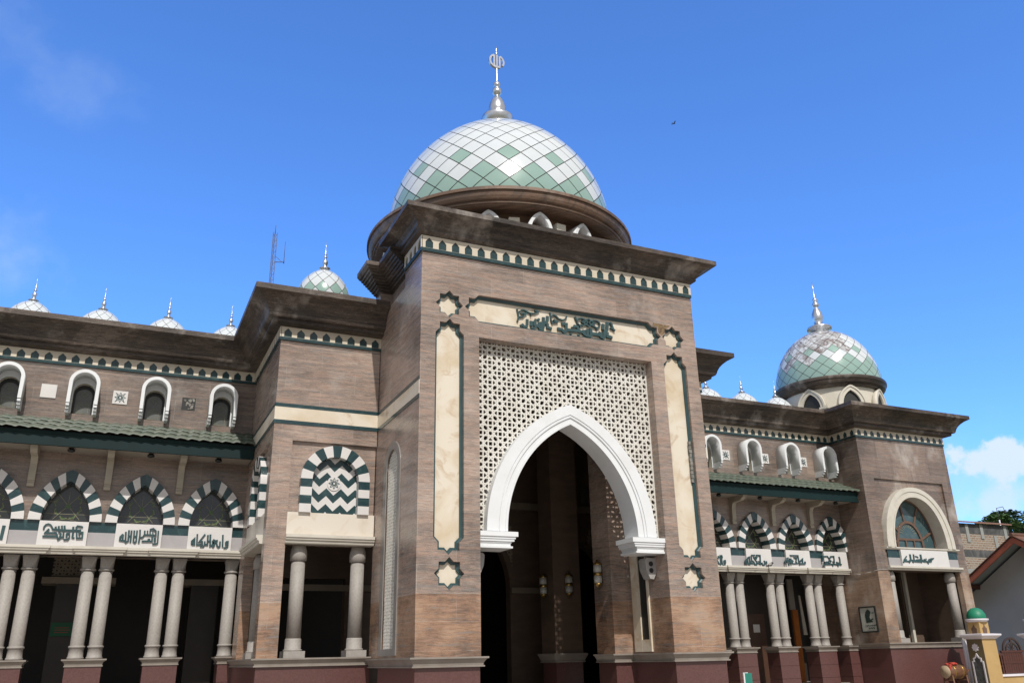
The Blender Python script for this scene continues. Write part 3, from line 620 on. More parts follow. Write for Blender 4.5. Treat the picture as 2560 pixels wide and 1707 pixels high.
def make_drum_column(at, zb, zt):
    """stout column with a plain drum capital on a square block"""
    H = zt-zb; m = MB()
    m.lathe([(.195, .48), (.188, H-.42)], 0, 0, 28)
    c = m.build('column', 'col', mosque, (0, 0, 0))
    m = MB(); m.box(-.28, .28, -.28, .28, 0, .17); m.lathe([(.25,.17),(.25,.21),(.215,.225),(.215,.46),(.20,.49)], 0, 0, 28)
    b = m.build('base', 'col', c, (0, 0, 0)); b.location = (0, 0, 0)
    m = MB(); m.lathe([(.19,H-.43),(.225,H-.42),(.232,H-.25),(.222,H-.15),(.18,H)], 0, 0, 28)
    k = m.build('capital', 'col', c, (0, 0, 0)); k.location = (0, 0, 0)
    c.location = Vector(at) - mosque.location
    return c
YC = 29.03
LB = [-.47 - 2.06*k for k in range(-1, 4)]                       # left: middles of the column pairs: 1.59, -.47, ...
RBp = [23.36 + 2.1*k for k in range(-2, 3)]                      # right
colxs = [3.42] + [b + s*.25 for b in LB for s in (-1, 1)] + [b + s*.25 for b in RBp for s in (-1, 1)] + [29.06, 18.86]
c0 = make_column((colxs[0], YC, 2.0), 2.0, 4.92)
for x in colxs[1:]: dup(c0, (x, YC, 2.0))
m = MB()
def pedestal(xc, hw):
    m = MB()
    for z0, z1, e in ((0, .3, .06), (.31, .78, 0), (.79, 1.27, 0), (1.28, 1.79, 0)): m.box(xc-hw-e, xc+hw+e, 28.66-e, 29.4+e, z0, z1)
    o = part(m, 'pedestal', 'red_granite')
    m = MB(); m.sweep([(xc-hw, 29.4), (xc-hw, 28.66), (xc+hw, 28.66), (xc+hw, 29.4)], [(-.2,1.79),(.03,1.79),(.03,1.82),(.01,1.83),(.03,1.9),(.08,1.95),(.11,1.96),(.11,2.0),(-.2,2.0)], True)
    m.box(xc-hw+.1, xc+hw-.1, 28.8, 29.3, 1.85, 1.996); part(m, 'pedestal_cap', 'ledge', o)
for x in LB + RBp: pedestal(x, .48)
pedestal(3.42, .2); pedestal(29.02, .26); pedestal(18.88, .24)

# ---- striped arches
def voussoirs(m, fr, out_fn, in_fn, n_side, apex_frac, d0, d1, first=0):
    """alternating stones between two outlines given as functions of t in 0..1 (right foot .. apex .. left foot)"""
    ed = [0]; step = (1 - apex_frac)/2/n_side
    ts = [i*step for i in range(n_side+1)]; ts = ts + [1-t for t in reversed(ts)]
    for i in range(len(ts)-1):
        t0, t1 = ts[i], ts[i+1]; q = 4
        O = [out_fn(t0 + (t1-t0)*j/q) for j in range(q+1)]; I = [in_fn(t0 + (t1-t0)*j/q) for j in range(q+1)]
        m.strip(O, I, fr, d0, d1, (i + first) % 2)
def poly_fn(P):
    L = [0]
    for i in range(1, len(P)): L.append(L[-1] + math.hypot(P[i][0]-P[i-1][0], P[i][1]-P[i-1][1]))
    def fn(t):
        s = t*L[-1]
        for i in range(1, len(P)):
            if s <= L[i] + 1e-9:
                k = (s-L[i-1])/max(1e-9, L[i]-L[i-1]); return (P[i-1][0]+(P[i][0]-P[i-1][0])*k, P[i-1][1]+(P[i][1]-P[i-1][1])*k)
        return P[-1]
    return fn
def leafed_window(c, z0, Y):
    m = MB(); m.prism(pointed(c, z0-.02, .76, 1.30), FRONT(Y), 0, .03); o = part(m, 'arched_window', 'glass')
    m = MB(); fr = FRONT(Y); W = []; C = (c, z0+.50)
    W += [(.012, [(c-.62, z0+.26), (c+.62, z0+.26)]), (.014, [(c-.30, z0+.86), (c+.36, z0+.10)]), (.014, [(c+.30, z0+.86), (c-.36, z0+.10)]),
          (.012, [(c-.6, z0+.62), (c-.3, z0+.62)]), (.012, [(c+.3, z0+.62), (c+.6, z0+.62)]), (.012, [(c-.40, z0+.02), (c, z0+.13), (c+.40, z0+.02)]), (.010, [(c, z0+.95), (c, z0+.60)])]
    m.strokes(W, fr, -.012, .002, 0)
    V = []
    for k in range(8):
        a = math.pi*2*k/8 + .2
        if k in (1, 2): continue
        p = (C[0]+.33*math.cos(a), C[1]+.36*math.sin(a)); q = (C[0]+.33*math.cos(a+.62), C[1]+.36*math.sin(a+.62)); mid = (C[0]+.40*math.cos(a+.31), C[1]+.43*math.sin(a+.31))
        V.append((.055, [p, ((p[0]+mid[0])/2, (p[1]+mid[1])/2), ((q[0]+mid[0])/2, (q[1]+mid[1])/2), q]))
        W2 = [(.012, [p, mid, q])]; m.strokes(W2, fr, -.018, .002, 0)
    V.append((-.075, [C])); m.strokes(V, fr, -.01, .002, 1)
    part(m, 'tracery', ['gold_line', 'leaf_line'], o)
def striped_arch(c, z0):
    P, Q = pointed(c, z0, .985, 1.52, 20), pointed(c, z0, .655, 1.18, 20)
    m = MB(); voussoirs(m, FRONT(YW), poly_fn(P), poly_fn(Q), 7, .105, -.14, .40)
    return part(m, 'striped_arch', ['tablet', 'green'])
LA = [2.61 - 2.07*k for k in range(5)]; RA = [28.55 - 2.1*k for k in range(5)]
AZ0 = 5.87
for c in LA + RA:
    striped_arch(c, AZ0); leafed_window(c, AZ0, YW+.36)

# ---- inscription course under the striped arches
def tablet(fr, c, hw, z0, z1, key):
    m = MB(); m.fbox(fr, c-hw, c+hw, z0, z1, -.14, -.01); o = part(m, 'inscription_panel', 'tablet')
    if key: 
        m = MB(); m.strokes(TEXTS[key], FRONT(0), (28.42 if key != 'b' else 26.80), 28.5 if key != 'b' else 26.96)
        part(m, 'lettering', 'letter', o)
    return o
keys = {LA[0]: 't3', LA[1]: 't2', LA[2]: 't1', RA[0]: 'r3', RA[1]: 'r2', RA[2]: 'r1', RA[3]: 'r0'}
for c in LA + RA: tablet(FRONT(YW), c, .655, 5.14, 5.85, keys.get(c))
m3 = MB(); m3.strokes([(.085, [(-3.07, 5.66), (-3.09, 5.25)]), (.075, [(-3.3, 5.6), (-3.25, 5.35), (-3.45, 5.3), (-3.5, 5.6)]), (.08, [(-3.7, 5.62), (-3.7, 5.3), (-3.95, 5.3)])], FRONT(YW), -.165, -.12)
m3.build('lettering', 'letter', [o for o in mosque.children if o.name.startswith('inscription_panel')][3])
m = MB()
def course(a0, a1, cs):
    ed = [a0] + [e for c in sorted(cs) for e in (c-.655, c+.655)] + [a1]
    for i in range(0, len(ed), 2):
        if ed[i+1]-ed[i] > .02:
            inlay(FRONT(YW), ed[i], ed[i+1], 5.86, 5.56, 5.14, .0)
def inlay(fr, a, b, z1, zm, z0, d):
    m = MB(); m.fbox(fr, a, b, zm, z1, -.05, d, 0); m.fbox(fr, a, b, z0, zm, -.052, d, 1); part(m, 'inlaid_block', ['green', 'grey_marble'])
course(XE, XM0, LA); course(XM1, XB0, RA)
MP = [(-.3,4.9),(.07,4.9),(.09,4.93),(.09,4.98),(.14,5.0),(.15,5.05),(.18,5.06),(.18,5.14),(-.3,5.14)]
def jogged(a0, a1, mids):
    P = [(a0, YW)]
    for b in sorted(mids):
        x0, x1 = max(a0, b-.56), min(a1, b+.56)
        if x1 - x0 < .3: continue
        if x0 > a0: P += [(x0, YW), (x0, YW-.07)]
        else: P[-1] = (a0, YW-.07)
        P.append((x1, YW-.07))
        if x1 < a1: P.append((x1, YW))
    if P[-1][0] < a1: P.append((a1, P[-1][1]))
    return P
m = MB(); m.sweep(jogged(XE, XM0, LB), MP); part(m, 'lintel_moulding', 'arch_stone')
m = MB(); m.sweep(jogged(XM1, XB0, RBp), MP); part(m, 'lintel_moulding', 'arch_stone')

# ---- hooded windows, star tiles
HWX_L = [2.57 - 2.07*k for k in range(5)]; HWX_R = [28.62 - 2.13*k for k in range(5)]
def hood_window(c):
    fr = FRONT(YW); m = MB()
    m.strip(roundarch(c, 9.36, 10.02, .435, 24), roundarch(c, 9.36, 10.02, .335, 24), fr, -.60, .0, 0, True)
    for s in (-1, 1):
        a0, a1 = sorted((c + s*.339, c + s*.431))
        for k, (z0, z1, d) in enumerate([(9.335,9.359,-.54),(9.27,9.334,-.58),(9.245,9.269,-.47),(9.18,9.244,-.51),(9.155,9.179,-.39),(9.09,9.154,-.43)]):
            m.fbox(fr, a0, a1, z0, z1, d, .0)
    m.strip(roundarch(c, 9.17, 10.02, .334, 24), roundarch(c, 9.17, 9.86, .30, 24), fr, -.012, -.001)
    o = part(m, 'window_hood', 'white')
    m = MB(); m.prism(roundarch(c, 9.17, 9.86, .30, 16), fr, .26, .29); p = part(m, 'pane', 'pane', o)
    m = MB(); m.strip(roundarch(c, 9.17, 9.86, .31, 16), roundarch(c, 9.17, 9.82, .235, 16), fr, .22, .262)
    part(m, 'window_frame', 'dark_frame_shade', o)
    m = MB(); m.strokes([(.012, [(c-.18, 9.55), (c, 9.62), (c+.18, 9.55)]), (.012, [(c-.16, 9.25), (c-.16, 9.5), (c+.16, 9.5), (c+.16, 9.25), (c-.16, 9.25)]), (.012, [(c, 9.95), (c-.09, 9.85), (c, 9.75), (c+.09, 9.85), (c, 9.95)])], fr, .248, .261)
    part(m, 'tracery', 'gold_line', o)
for c in HWX_L + HWX_R: hood_window(c)
def flower(c, z, rad, wd):
    L = []
    for k in range(8):
        a = k*math.pi/4; ca, sa = math.cos(a), math.sin(a)
        q = [(.2, .0), (.45, .11), (.75, .14), (1.0, 0), (.75, -.14), (.45, -.11), (.2, 0)]
        L.append((wd, [(c + rad*(x*ca - y*sa), z + rad*(x*sa + y*ca)) for x, y in q]))
    return L
def star_tile(c, z, kind):
    fr = FRONT(YW); m = MB()
    if kind == 'broken':
        m.fbox(fr, c-.21, c+.21, z-.215, z+.215, -.004, .0, 0)  # dark plate paints the shade of the recess; no hole is cut
        for k in range(26):
            x, y, q = c + random.uniform(-.16, .16), z + random.uniform(-.17, .17), random.uniform(.02, .055)
            m.prism([(x + q*math.cos(t*1.05 + k)*random.uniform(.6, 1), y + q*math.sin(t*1.05 + k)*random.uniform(.6, 1)) for t in range(6)], fr, -.012 - .0006*k, -.001, 1) if x > c - .05 or k % 3 == 0 else None
        part(m, 'tile_bed', ['dark_frame_shade', 'broken'])['label'] = 'empty bed of a lost wall tile with crumbling mortar'; return
    m.fbox(fr, c-.215, c+.215, z-.215, z+.215, -.03, .0); o = part(m, 'wall_tile', 'tablet')
    if kind == 'flower':
        m = MB(); L = flower(c, z, .155, .017)
        for a in (45, 135, 225, 315):
            x, y = c + .2*math.cos(R(a)), z + .2*math.sin(R(a)); L.append((.018, [(x-.04*math.copysign(1, math.cos(R(a))), y-.02*math.copysign(1, math.sin(R(a)))), (x, y-.01)]))
        m.strokes(L, fr, -.034, -.02); part(m, 'flower_relief', 'letter', o)
for c, kd in zip([1.53, -.53, -2.56, -4.62], ['broken', 'flower', 'plain', 'flower']): star_tile(c, 9.81, kd)
for c in (27.57, 25.4, 23.28, 21.2): star_tile(c, 9.77, 'flower')

# ---- wing walls
def wing_wall(a0, a1, arcs, hoods):
    m = MB(); holes = [pointed(c, AZ0-.01, .72, 1.26, 10) for c in arcs if a0 < c-.7 and c+.7 < a1] + [roundarch(c, 9.165, 9.86, .305, 10) for c in hoods if a0 < c-.4 and c+.4 < a1]
    m.prism([(a0,4.9),(a1,4.9),(a1,11.5),(a0,11.5)], FRONT(YW), 0, .3, 0, holes=holes, side_mat=1)
    m.box(a0, a1, YW+.3, YW+.82, 4.9, 5.8)
    return part(m, 'wing_wall', ['granite_wing', 'offwhite'])
wing_wall(XE, XM0+.4, LA, HWX_L); wing_wall(XM1-.4, XB0+.4, RA, HWX_R)

# ---- tiled canopies
def canopy(a0, a1, brs, lights):
    m = MB(); rows = 3; per = .335; n = int((a1-a0)/per*8)
    for rI in range(rows):
        t0, t1 = rI/rows, (rI+1)/rows
        def pos(x, t, e):
            ph = (x-a0)/per*2*math.pi + rI*0.9
            wv = .018*math.sin(ph) + .008*math.sin(2*ph+.6) + .006*math.sin(x*1.7+rI)
            return (x, YW - 1.27*t, 8.98 - .62*t + wv + e)
        vs = []; xs = [a0 + (a1-a0)*i/n for i in range(n+1)]
        lip = t1 + (.045 if rI < rows-1 else .09)
        for (t, e) in ((t0, .0), ((t0+t1)/2, .028), (lip, .062), (lip, .012)): vs += [pos(x, t, e) for x in xs]
        k = n+1
        m.add(vs, [(j*k+i, j*k+i+1, (j+1)*k+i+1, (j+1)*k+i) for j in range(3) for i in range(n)], 0, True)
    o = part(m, 'canopy_roof', 'roof_tile')
    m = MB(); m.box(a0, a1, 27.40, 27.47, 7.86, 8.27); m.box(a0, a1, 27.375, 27.40, 8.20, 8.29); m.box(a0, a1, 27.37, 27.40, 7.86, 7.90)
    part(m, 'fascia', 'teal', o)
    m = MB(); m.box(a0, a1, 27.47, YW, 7.93, 7.97); m.box(a0, a1, 27.5, YW-.002, 8.0, 8.2); part(m, 'soffit', 'soffit', o)
    for b in brs:
        m = MB(); pr = [(28.6, 6.84), (28.49, 6.84), (28.47, 6.88), (28.47, 6.93), (28.50, 6.96), (28.50, 7.0), (28.46, 7.02), (28.44, 7.5), (28.40, 7.62), (28.32, 7.70), (27.86, 7.72), (27.83, 7.76), (27.78, 7.76), (27.74, 7.80), (27.68, 7.80), (27.65, 7.93), (28.6, 7.93)]
        m.prism(pr, LEFT(b-.095), 0, .19)
        part(m, 'bracket', 'bracket', o)
    for l in lights:
        m = MB(); m.lathe([(.075, 7.93), (.075, 7.88), (.11, 7.875), (.10, 7.83), (.05, 7.80)], l, 27.9, 16); part(m, 'downlight', 'dark_frame_shade', o)
canopy(XE, XM0-.02, [-2.6 - 2.07*k for k in range(-2, 3)], [-1.63, .58, 2.58, -3.7, -5.8])
canopy(XM1+.02, XB0-.01, [27.5, 25.4, 23.3, 21.2, 19.1], [28.45, 26.33, 24.28, 22.16, 20.05])

# ---- striped bays beside the portal
def chevron(m, fr, a0, a1, b0, b1, c, clip):
    """zigzag inlay as alternating broken strips"""
    st = .225; amp = .10; wl = .42; bz = 5.665
    nrow = int((b1-b0)/st) + 4; xs = [c + wl*i/2 for i in range(-4, 5)]
    xs = [x for x in xs if a0-.25 <= x <= a1+.25]
    for rI in range(-2, nrow):
        zb = bz + rI*st
        for i in range(len(xs)-1):
            x0, x1 = max(a0, xs[i]), min(a1, xs[i+1])
            if x1 <= x0: continue
            q = 5
            for j in range(q):
                u0, u1 = x0 + (x1-x0)*j/q, x0 + (x1-x0)*(j+1)/q
                def zz(x):
                    ph = abs(((x-c)/wl) % 1 - .5)*2; return zb - amp*2*(ph-.5)
                p = [(u0, zz(u0)), (u1, zz(u1)), (u1, zz(u1)+st), (u0, zz(u0)+st)]
                top = clip((u0+u1)/2); p = [(x, min(max(z, b0), top)) for x, z in p]
                if p[3][1]-p[0][1] < .004 and p[2][1]-p[1][1] < .004: continue
                m.prism(p, fr, 0, .03, rI % 2, back=False)
def bay(fr, a0, a1, c, zl, ztop, colpos, face):
    """recessed bay: striped round arch, zigzag inlay, marble lintel, moulding, two columns"""
    zs = 6.66; m = MB()
    m.prism([(a0, 4.87), (a1, 4.87), (a1, ztop), (a0, ztop)], fr, .10, .26, 0, holes=[roundarch(c, 5.71, 6.64, .70)]); part(m, 'bay_wall', GR)
    O = [(c+.99, 5.7)] + [(c+.99, 5.7+.24*i) for i in (1, 2, 3, 4)] + arc(c, zs, .99, 0, math.pi, 22)[0:] + [(c-.99, 5.7+.24*i) for i in (4, 3, 2, 1)] + [(c-.99, 5.7)]
    m = MB()
    for s in (-1, 1):
        for i in range(4): m.fbox(fr, *sorted((c+s*.665, c+s*.99)), 5.7+.235*i, 5.7+.235*(i+1), -.09, .2, i % 2)
    nv = 11
    for i in range(nv):
        t0, t1 = math.pi*i/nv, math.pi*(i+1)/nv
        m.strip(arc(c, 6.64, .99, t0, t1, 4), arc(c, 6.64, .665, t0, t1, 4), fr, -.09, .2, (i+0) % 2)
    part(m, 'striped_arch', ['tablet', 'green'])
    m = MB(); chevron(m, fr_shift(fr, .15), c-.665, c+.665, 5.72, 7.4, c, lambda x: 6.64 + math.sqrt(max(0, .664**2-(x-c)**2)))
    o = part(m, 'zigzag_panel', ['green', 'tablet'])
    m = MB(); m.prism([(c + .20*math.cos(k*math.pi/8), 6.58 + .21*math.sin(k*math.pi/8)) for k in range(16)], fr, .125, .15); 
    ro = part(m, 'rosette', 'tablet', o)
    m.v = []; m.f = []; m.m = []; m.sm = []
    m.strokes(flower(c, 6.58, .155, .016), fr, .12, .13, 0); m.build('flower_relief', 'letter', o)
    m = MB(); m.fbox(fr, a0, a1, 4.96, 5.70, .0, .1); part(m, 'lintel', 'lintel_marble')
    return
def fr_shift(fr, k): return lambda a, b, d: fr(a, b, d + k)
m = MB()
m.prism([(XM0, 1.69), (4.15, 1.69), (4.15, 7.72), (XL-.02, 7.72), (XL-.02, 11.5), (XM0, 11.5)], FRONT(YM), 0, .3)
m.prism([(YM+.3, 1.69), (24.28, 1.69), (24.28, 7.72), (27.6, 7.72), (27.6, 1.69), (YW, 1.69), (YW, 11.5), (YM+.3, 11.5)], LEFT(XM0), 0, .3)
m.box(4.15, XL-.02, YM+.2, YM+.75, 4.87, 5.7); m.box(XM0+.2, XM0+.75, 24.28, 27.6, 4.87, 5.7)
part(m, 'side_block_wall', GR)
m = MB(); m.prism([(XR+.02, 1.69), (XM1, 1.69), (XM1, 11.5), (XR+.02, 11.5)], FRONT(YM), 0, .3)
m.prism([(YM+.3, 1.69), (YW, 1.69), (YW, 11.5), (YM+.3, 11.5)], RIGHT(XM1), 0, .3)
part(m, 'side_block_wall', GR)
bay(FRONT(YM), 4.15, XL-.02, 5.43, 1.9, 7.72, None, 0)
bay(LEFT(XM0), 24.28, 27.6, 25.95, 1.9, 7.72, None, 1)
m = MB(); m.sweep([(XM0, 27.62), (XM0, 24.26)], [(p, z-.04) for p, z in MP]); m.sweep([(4.13, YM), (XL-.02, YM)], [(p, z-.06) for p, z in MP])
part(m, 'lintel_moulding', 'arch_stone')
d0 = make_drum_column((4.60, 24.2, 1.9), 1.9, 4.84)
for x, y in ((6.27, 24.2), (4.0, 25.12), (4.0, 26.78)): dup(d0, (x, y, 1.9))

# ---- corner block on the right
m = MB()
m.prism([(XB0, 1.86), (29.98, 1.86), (29.98, 8.9), (34.22, 8.9), (34.22, 1.86), (XB1, 1.86), (XB1, 11.5), (XB0, 11.5)], FRONT(YB), 0, .25)
m.prism([(YB+.25, 1.86), (YW+.3, 1.86), (YW+.3, 11.5), (YB+.25, 11.5)], LEFT(XB0), 0, .25)
m.prism([(YB+.25, 1.86), (34.5, 1.86), (34.5, 11.5), (YB+.25, 11.5)], RIGHT(XB1), 0, .25)
m.prism([(YW+.3, 1.86), (30.9, 1.86), (30.9, 5.0), (YW+.3, 5.0)], LEFT(XB0), 0, .2)
part(m, 'corner_block_wall', 'granite_far')
def ell(c, z0, hw, h, n=28, p=.94): return [(c + hw*math.copysign(abs(math.cos(math.pi*i/n))**p, math.cos(math.pi*i/n)), z0 + h*abs(math.sin(math.pi*i/n))**p) for i in range(n+1)]
CB = 32.0
m = MB(); hole = ell(CB, 5.93, 1.58, 2.22)
m.prism([(29.98, 5.0), (34.22, 5.0), (34.22, 8.9), (29.98, 8.9)], FRONT(YB), .09, .25, 0, holes=[[(x, z+.02) for x, z in hole]])
part(m, 'bay_wall', 'granite_far')
m = MB()
m.strip(ell(CB, 5.93, 2.05, 2.64), ell(CB, 5.93, 1.84, 2.45), FRONT(YB), -.2, .09); m.strip(ell(CB, 5.93, 1.84, 2.45), ell(CB, 5.93, 1.64, 2.27), FRONT(YB), -.17, .09)
m.strip(ell(CB, 5.93, 1.64, 2.27), ell(CB, 5.93, 1.56, 2.2), FRONT(YB), -.19, .5); o = part(m, 'round_arch', 'arch_stone')
m = MB(); m.prism(ell(CB, 5.90, 1.57, 2.22), FRONT(YB), .46, .49); o = part(m, 'fan_window', 'blue_glass')
m = MB(); fr = FRONT(YB)
m.strip(ell(CB, 5.93, .83, 1.25), ell(CB, 5.93, .72, 1.14), fr, .40, .459)
for a in (22, 60, 100, 140, 165):
    ca, sa = math.cos(R(a)), math.sin(R(a)); m.strokes([(.085, [(CB + .76*ca, 5.93 + 1.18*sa), (CB + 1.5*ca, 5.93 + 2.1*sa)])], fr, .41, .458)
m.fbox(fr, CB-.73, CB+.73, 6.32, 6.41, .412, .458)
for x in (-.25, .25): m.fbox(fr, CB+x-.03, CB+x+.03, 5.93, 6.32, .413, .458)
m.strip(ell(CB, 5.93, 1.56, 2.2), ell(CB, 5.93, 1.49, 2.13), fr, .40, .457)
part(m, 'mullions', 'wood_frame', o)
m = MB(); L = []
for a in range(20, 170, 14): L.append((.02, [(CB + .34*math.cos(R(a)), 6.5 + .4*math.sin(R(a))), (CB + .56*math.cos(R(a)), 6.5 + .52*math.sin(R(a)))]))
for x, z in [(.95, 7.2), (1.05, 7.05), (.86, 7.35), (-1.0, 7.0), (-.9, 6.8), (1.2, 6.5), (1.1, 6.3)]: L.append((.018, [(CB+x, z), (CB+x+.03, z+.17)]))
m.strokes(L, fr, .452, .462); part(m, 'tracery', 'gold_line', o)
m = MB(); m.sweep([(29.9, YB), (34.3, YB)], [(-.05,5.83),(.1,5.83),(.14,5.87),(.16,5.88),(.16,5.93),(-.05,5.93)]); m.sweep([(29.9, YB), (34.3, YB)], [(-.05,4.98),(.08,4.98),(.1,5.02),(.15,5.05),(.17,5.07),(.17,5.15),(-.05,5.15)])
part(m, 'lintel_moulding', 'arch_stone')
tablet(FRONT(YB), 32.1, 1.42, 5.15, 5.83, 'b')
for a, b in ((29.99, 30.67), (33.53, 34.2)): inlay(FRONT(YB), a, b, 5.83, 5.49, 5.15, .08)
for x in (30.27, 33.92): dup(d0, (x, 27.3, 2.07)).scale = (1, 1, .985)
m = MB(); m.box(29.98, 34.22, YB+.25, YB+.8, 4.98, 5.85); m.box(33.1, 34.53, 29.3, 29.5, FLOOR, 5.2); m.box(34.3, 34.53, YB+.25, 29.3, 1.86, 5.2)
part(m, 'inner_wall', 'dark2')
m = MB(); m.box(33.16, 33.30, 29.1, 29.25, FLOOR, 5.2); part(m, 'door_post', 'offwhite')

# ---- interior
m = MB()
m.box(XE, XB1-.3, 38, 38.3, 0, 11.5); m.box(XE-.3, XE, YW, 38.3, 0, 11.5); m.box(XE, XB1, 34.5, 34.6, 0, 0.5)
m.box(XB1-.3, XB1-.05, 34.5, 38.3, 0, 11.5)
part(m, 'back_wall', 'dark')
m = MB()
m.box(XE, XM0+.3, YW+.3, 38, 11.3, 11.5); m.box(XM1-.3, XB1-.25, YW+.3, 38, 11.3, 11.5); m.box(XM0+.3, XM1-.3, YM+.3, 38, 11.3, 11.5); m.box(XB0+.25, XB1-.25, YB+.25, YW+.3, 11.3, 11.5)
part(m, 'roof_slab', 'roof')
m = MB(); m.box(XM0+.35, XM1-.35, 24.2, 37.9, 10.9, 11.0); m.box(OX0-.2, OX1+.2, 20.5, 24.2, 10.92, 11.02); part(m, 'ceiling', 'soffit')
def pillar(x0, x1, y0, y1, zt=10.9):
    m = MB(); m.box(x0, x1, y0, y1, 1.62, zt); o = part(m, 'inner_pillar', 'dark2')
    m = MB(); m.box(x0+.02, x1-.02, y0+.02, y1-.02, FLOOR, 1.62); part(m, 'pillar_base', 'red_granite', o)
    m = MB(); m.sweep([(x0, y1), (x0, y0), (x1, y0), (x1, y1)], [(-.05,1.62),(.05,1.62),(.05,1.66),(.03,1.68),(.12,1.86),(.12,1.9),(-.05,1.9)], True); part(m, 'pillar_ledge', 'ledge', o)
pillar(13.44, 14.46, 26.0, 27.0); pillar(7.8, 8.82, 26.0, 27.0)
m = MB()
h1 = [(8.9, FLOOR+.001), (13.3, FLOOR+.001)] + pointed(11.1, 4.2, 2.2, 2.5, 12); h2 = [(14.6, FLOOR+.001), (17.4, FLOOR+.001)] + pointed(16.0, 4.2, 1.4, 1.75, 12)
m.prism([(XM0+.3, FLOOR), (XM1-.3, FLOOR), (XM1-.3, 10.9), (XM0+.3, 10.9)], FRONT(29.2), 0, .4, 0, holes=[h1, h2, [(4.6, FLOOR+.001), (7.2, FLOOR+.001), (7.2, 4.4), (4.6, 4.4)]])
part(m, 'inner_arcade_wall', 'dark2')
m = MB(); m.box(XM0+.4, 8.9, 29.06, 29.2, 4.0, 4.2); m.box(13.3, 14.6, 29.06, 29.2, 4.0, 4.2); m.box(XM0+.4, XM1-.4, 29.06, 29.2, 7.05, 7.3)
part(m, 'inner_string_course', 'inner_cream')
m = MB(); lattice(m, FRONT(29.12), 12.5, 13.38, 4.5, 6.4, .5, 13.0, 5.2, .05, 0, .04, lambda x, z: (abs(x-11.1)/2.35)**2 + (max(0, z-4.2)/2.6)**2 > 1)
lattice(m, FRONT(29.12), 16.6, 17.6, 5.0, 6.4, .5, 16.5, 5.2, .05, 0, .04, lambda x, z: (abs(x-16)/1.5)**2 + (max(0, z-4.2)/1.85)**2 > 1)
part(m, 'inner_lattice', 'inner_cream')
m = MB(); m.prism(roundarch(16.6, 7.45, 8.0, .15), FRONT(29.2), -.02, .01); part(m, 'inner_window', 'pane')
# arcade behind the left wing and rooms behind the right wing
m = MB()
for x in (-1.2, -5.3, 2.95): m.box(x-.45, x+.45, 32, 32.9, FLOOR, 4.35)
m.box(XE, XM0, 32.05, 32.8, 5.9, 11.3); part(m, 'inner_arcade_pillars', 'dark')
m = MB()
for x in (-1.0, -5.2, 3.1): m.box(x-1.1, x+1.1, 31.95, 32.95, 4.35, 4.55)
part(m, 'inner_capitals', 'inner_cream')
m = MB(); lattice(m, FRONT(32.2), -1.85, -.75, 4.6, 5.9, .42, -1.3, 5.2, .045, 0, .04); part(m, 'inner_lattice', 'inner_cream')
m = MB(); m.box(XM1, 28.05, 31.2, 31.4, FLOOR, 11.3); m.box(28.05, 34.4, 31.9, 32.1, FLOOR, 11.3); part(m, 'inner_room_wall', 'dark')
m = MB(); m.box(25.3, 26.5, 31.12, 31.2, FLOOR, 3.4); part(m, 'inner_door', 'wood_dark')
m = MB(); m.box(25.82, 26.17, 31.1, 31.118, 2.63, 2.96); part(m, 'paper_notice', 'tablet')
m = MB(); m.box(27.95, 28.25, 30.9, 31.0, FLOOR, 3.57); part(m, 'door_post', 'wood_orange')
m = MB(); m.box(27.9, 28.2, 30.95, 31.05, 3.575, 4.9); part(m, 'door_head', 'soffit')
m = MB(); m.prism([(28.55, 2.5), (28.75, 2.5), (28.60, 4.2), (28.52, 4.2)], FRONT(31), 0, .05); part(m, 'open_window', 'offwhite')
m = MB(); m.box(29.95, 30.35, 31.0, 31.04, 2.14, 4.6); m.box(30.6, 30.82, 31.02, 31.06, 2.55, 4.55); part(m, 'curtain', 'curtain')

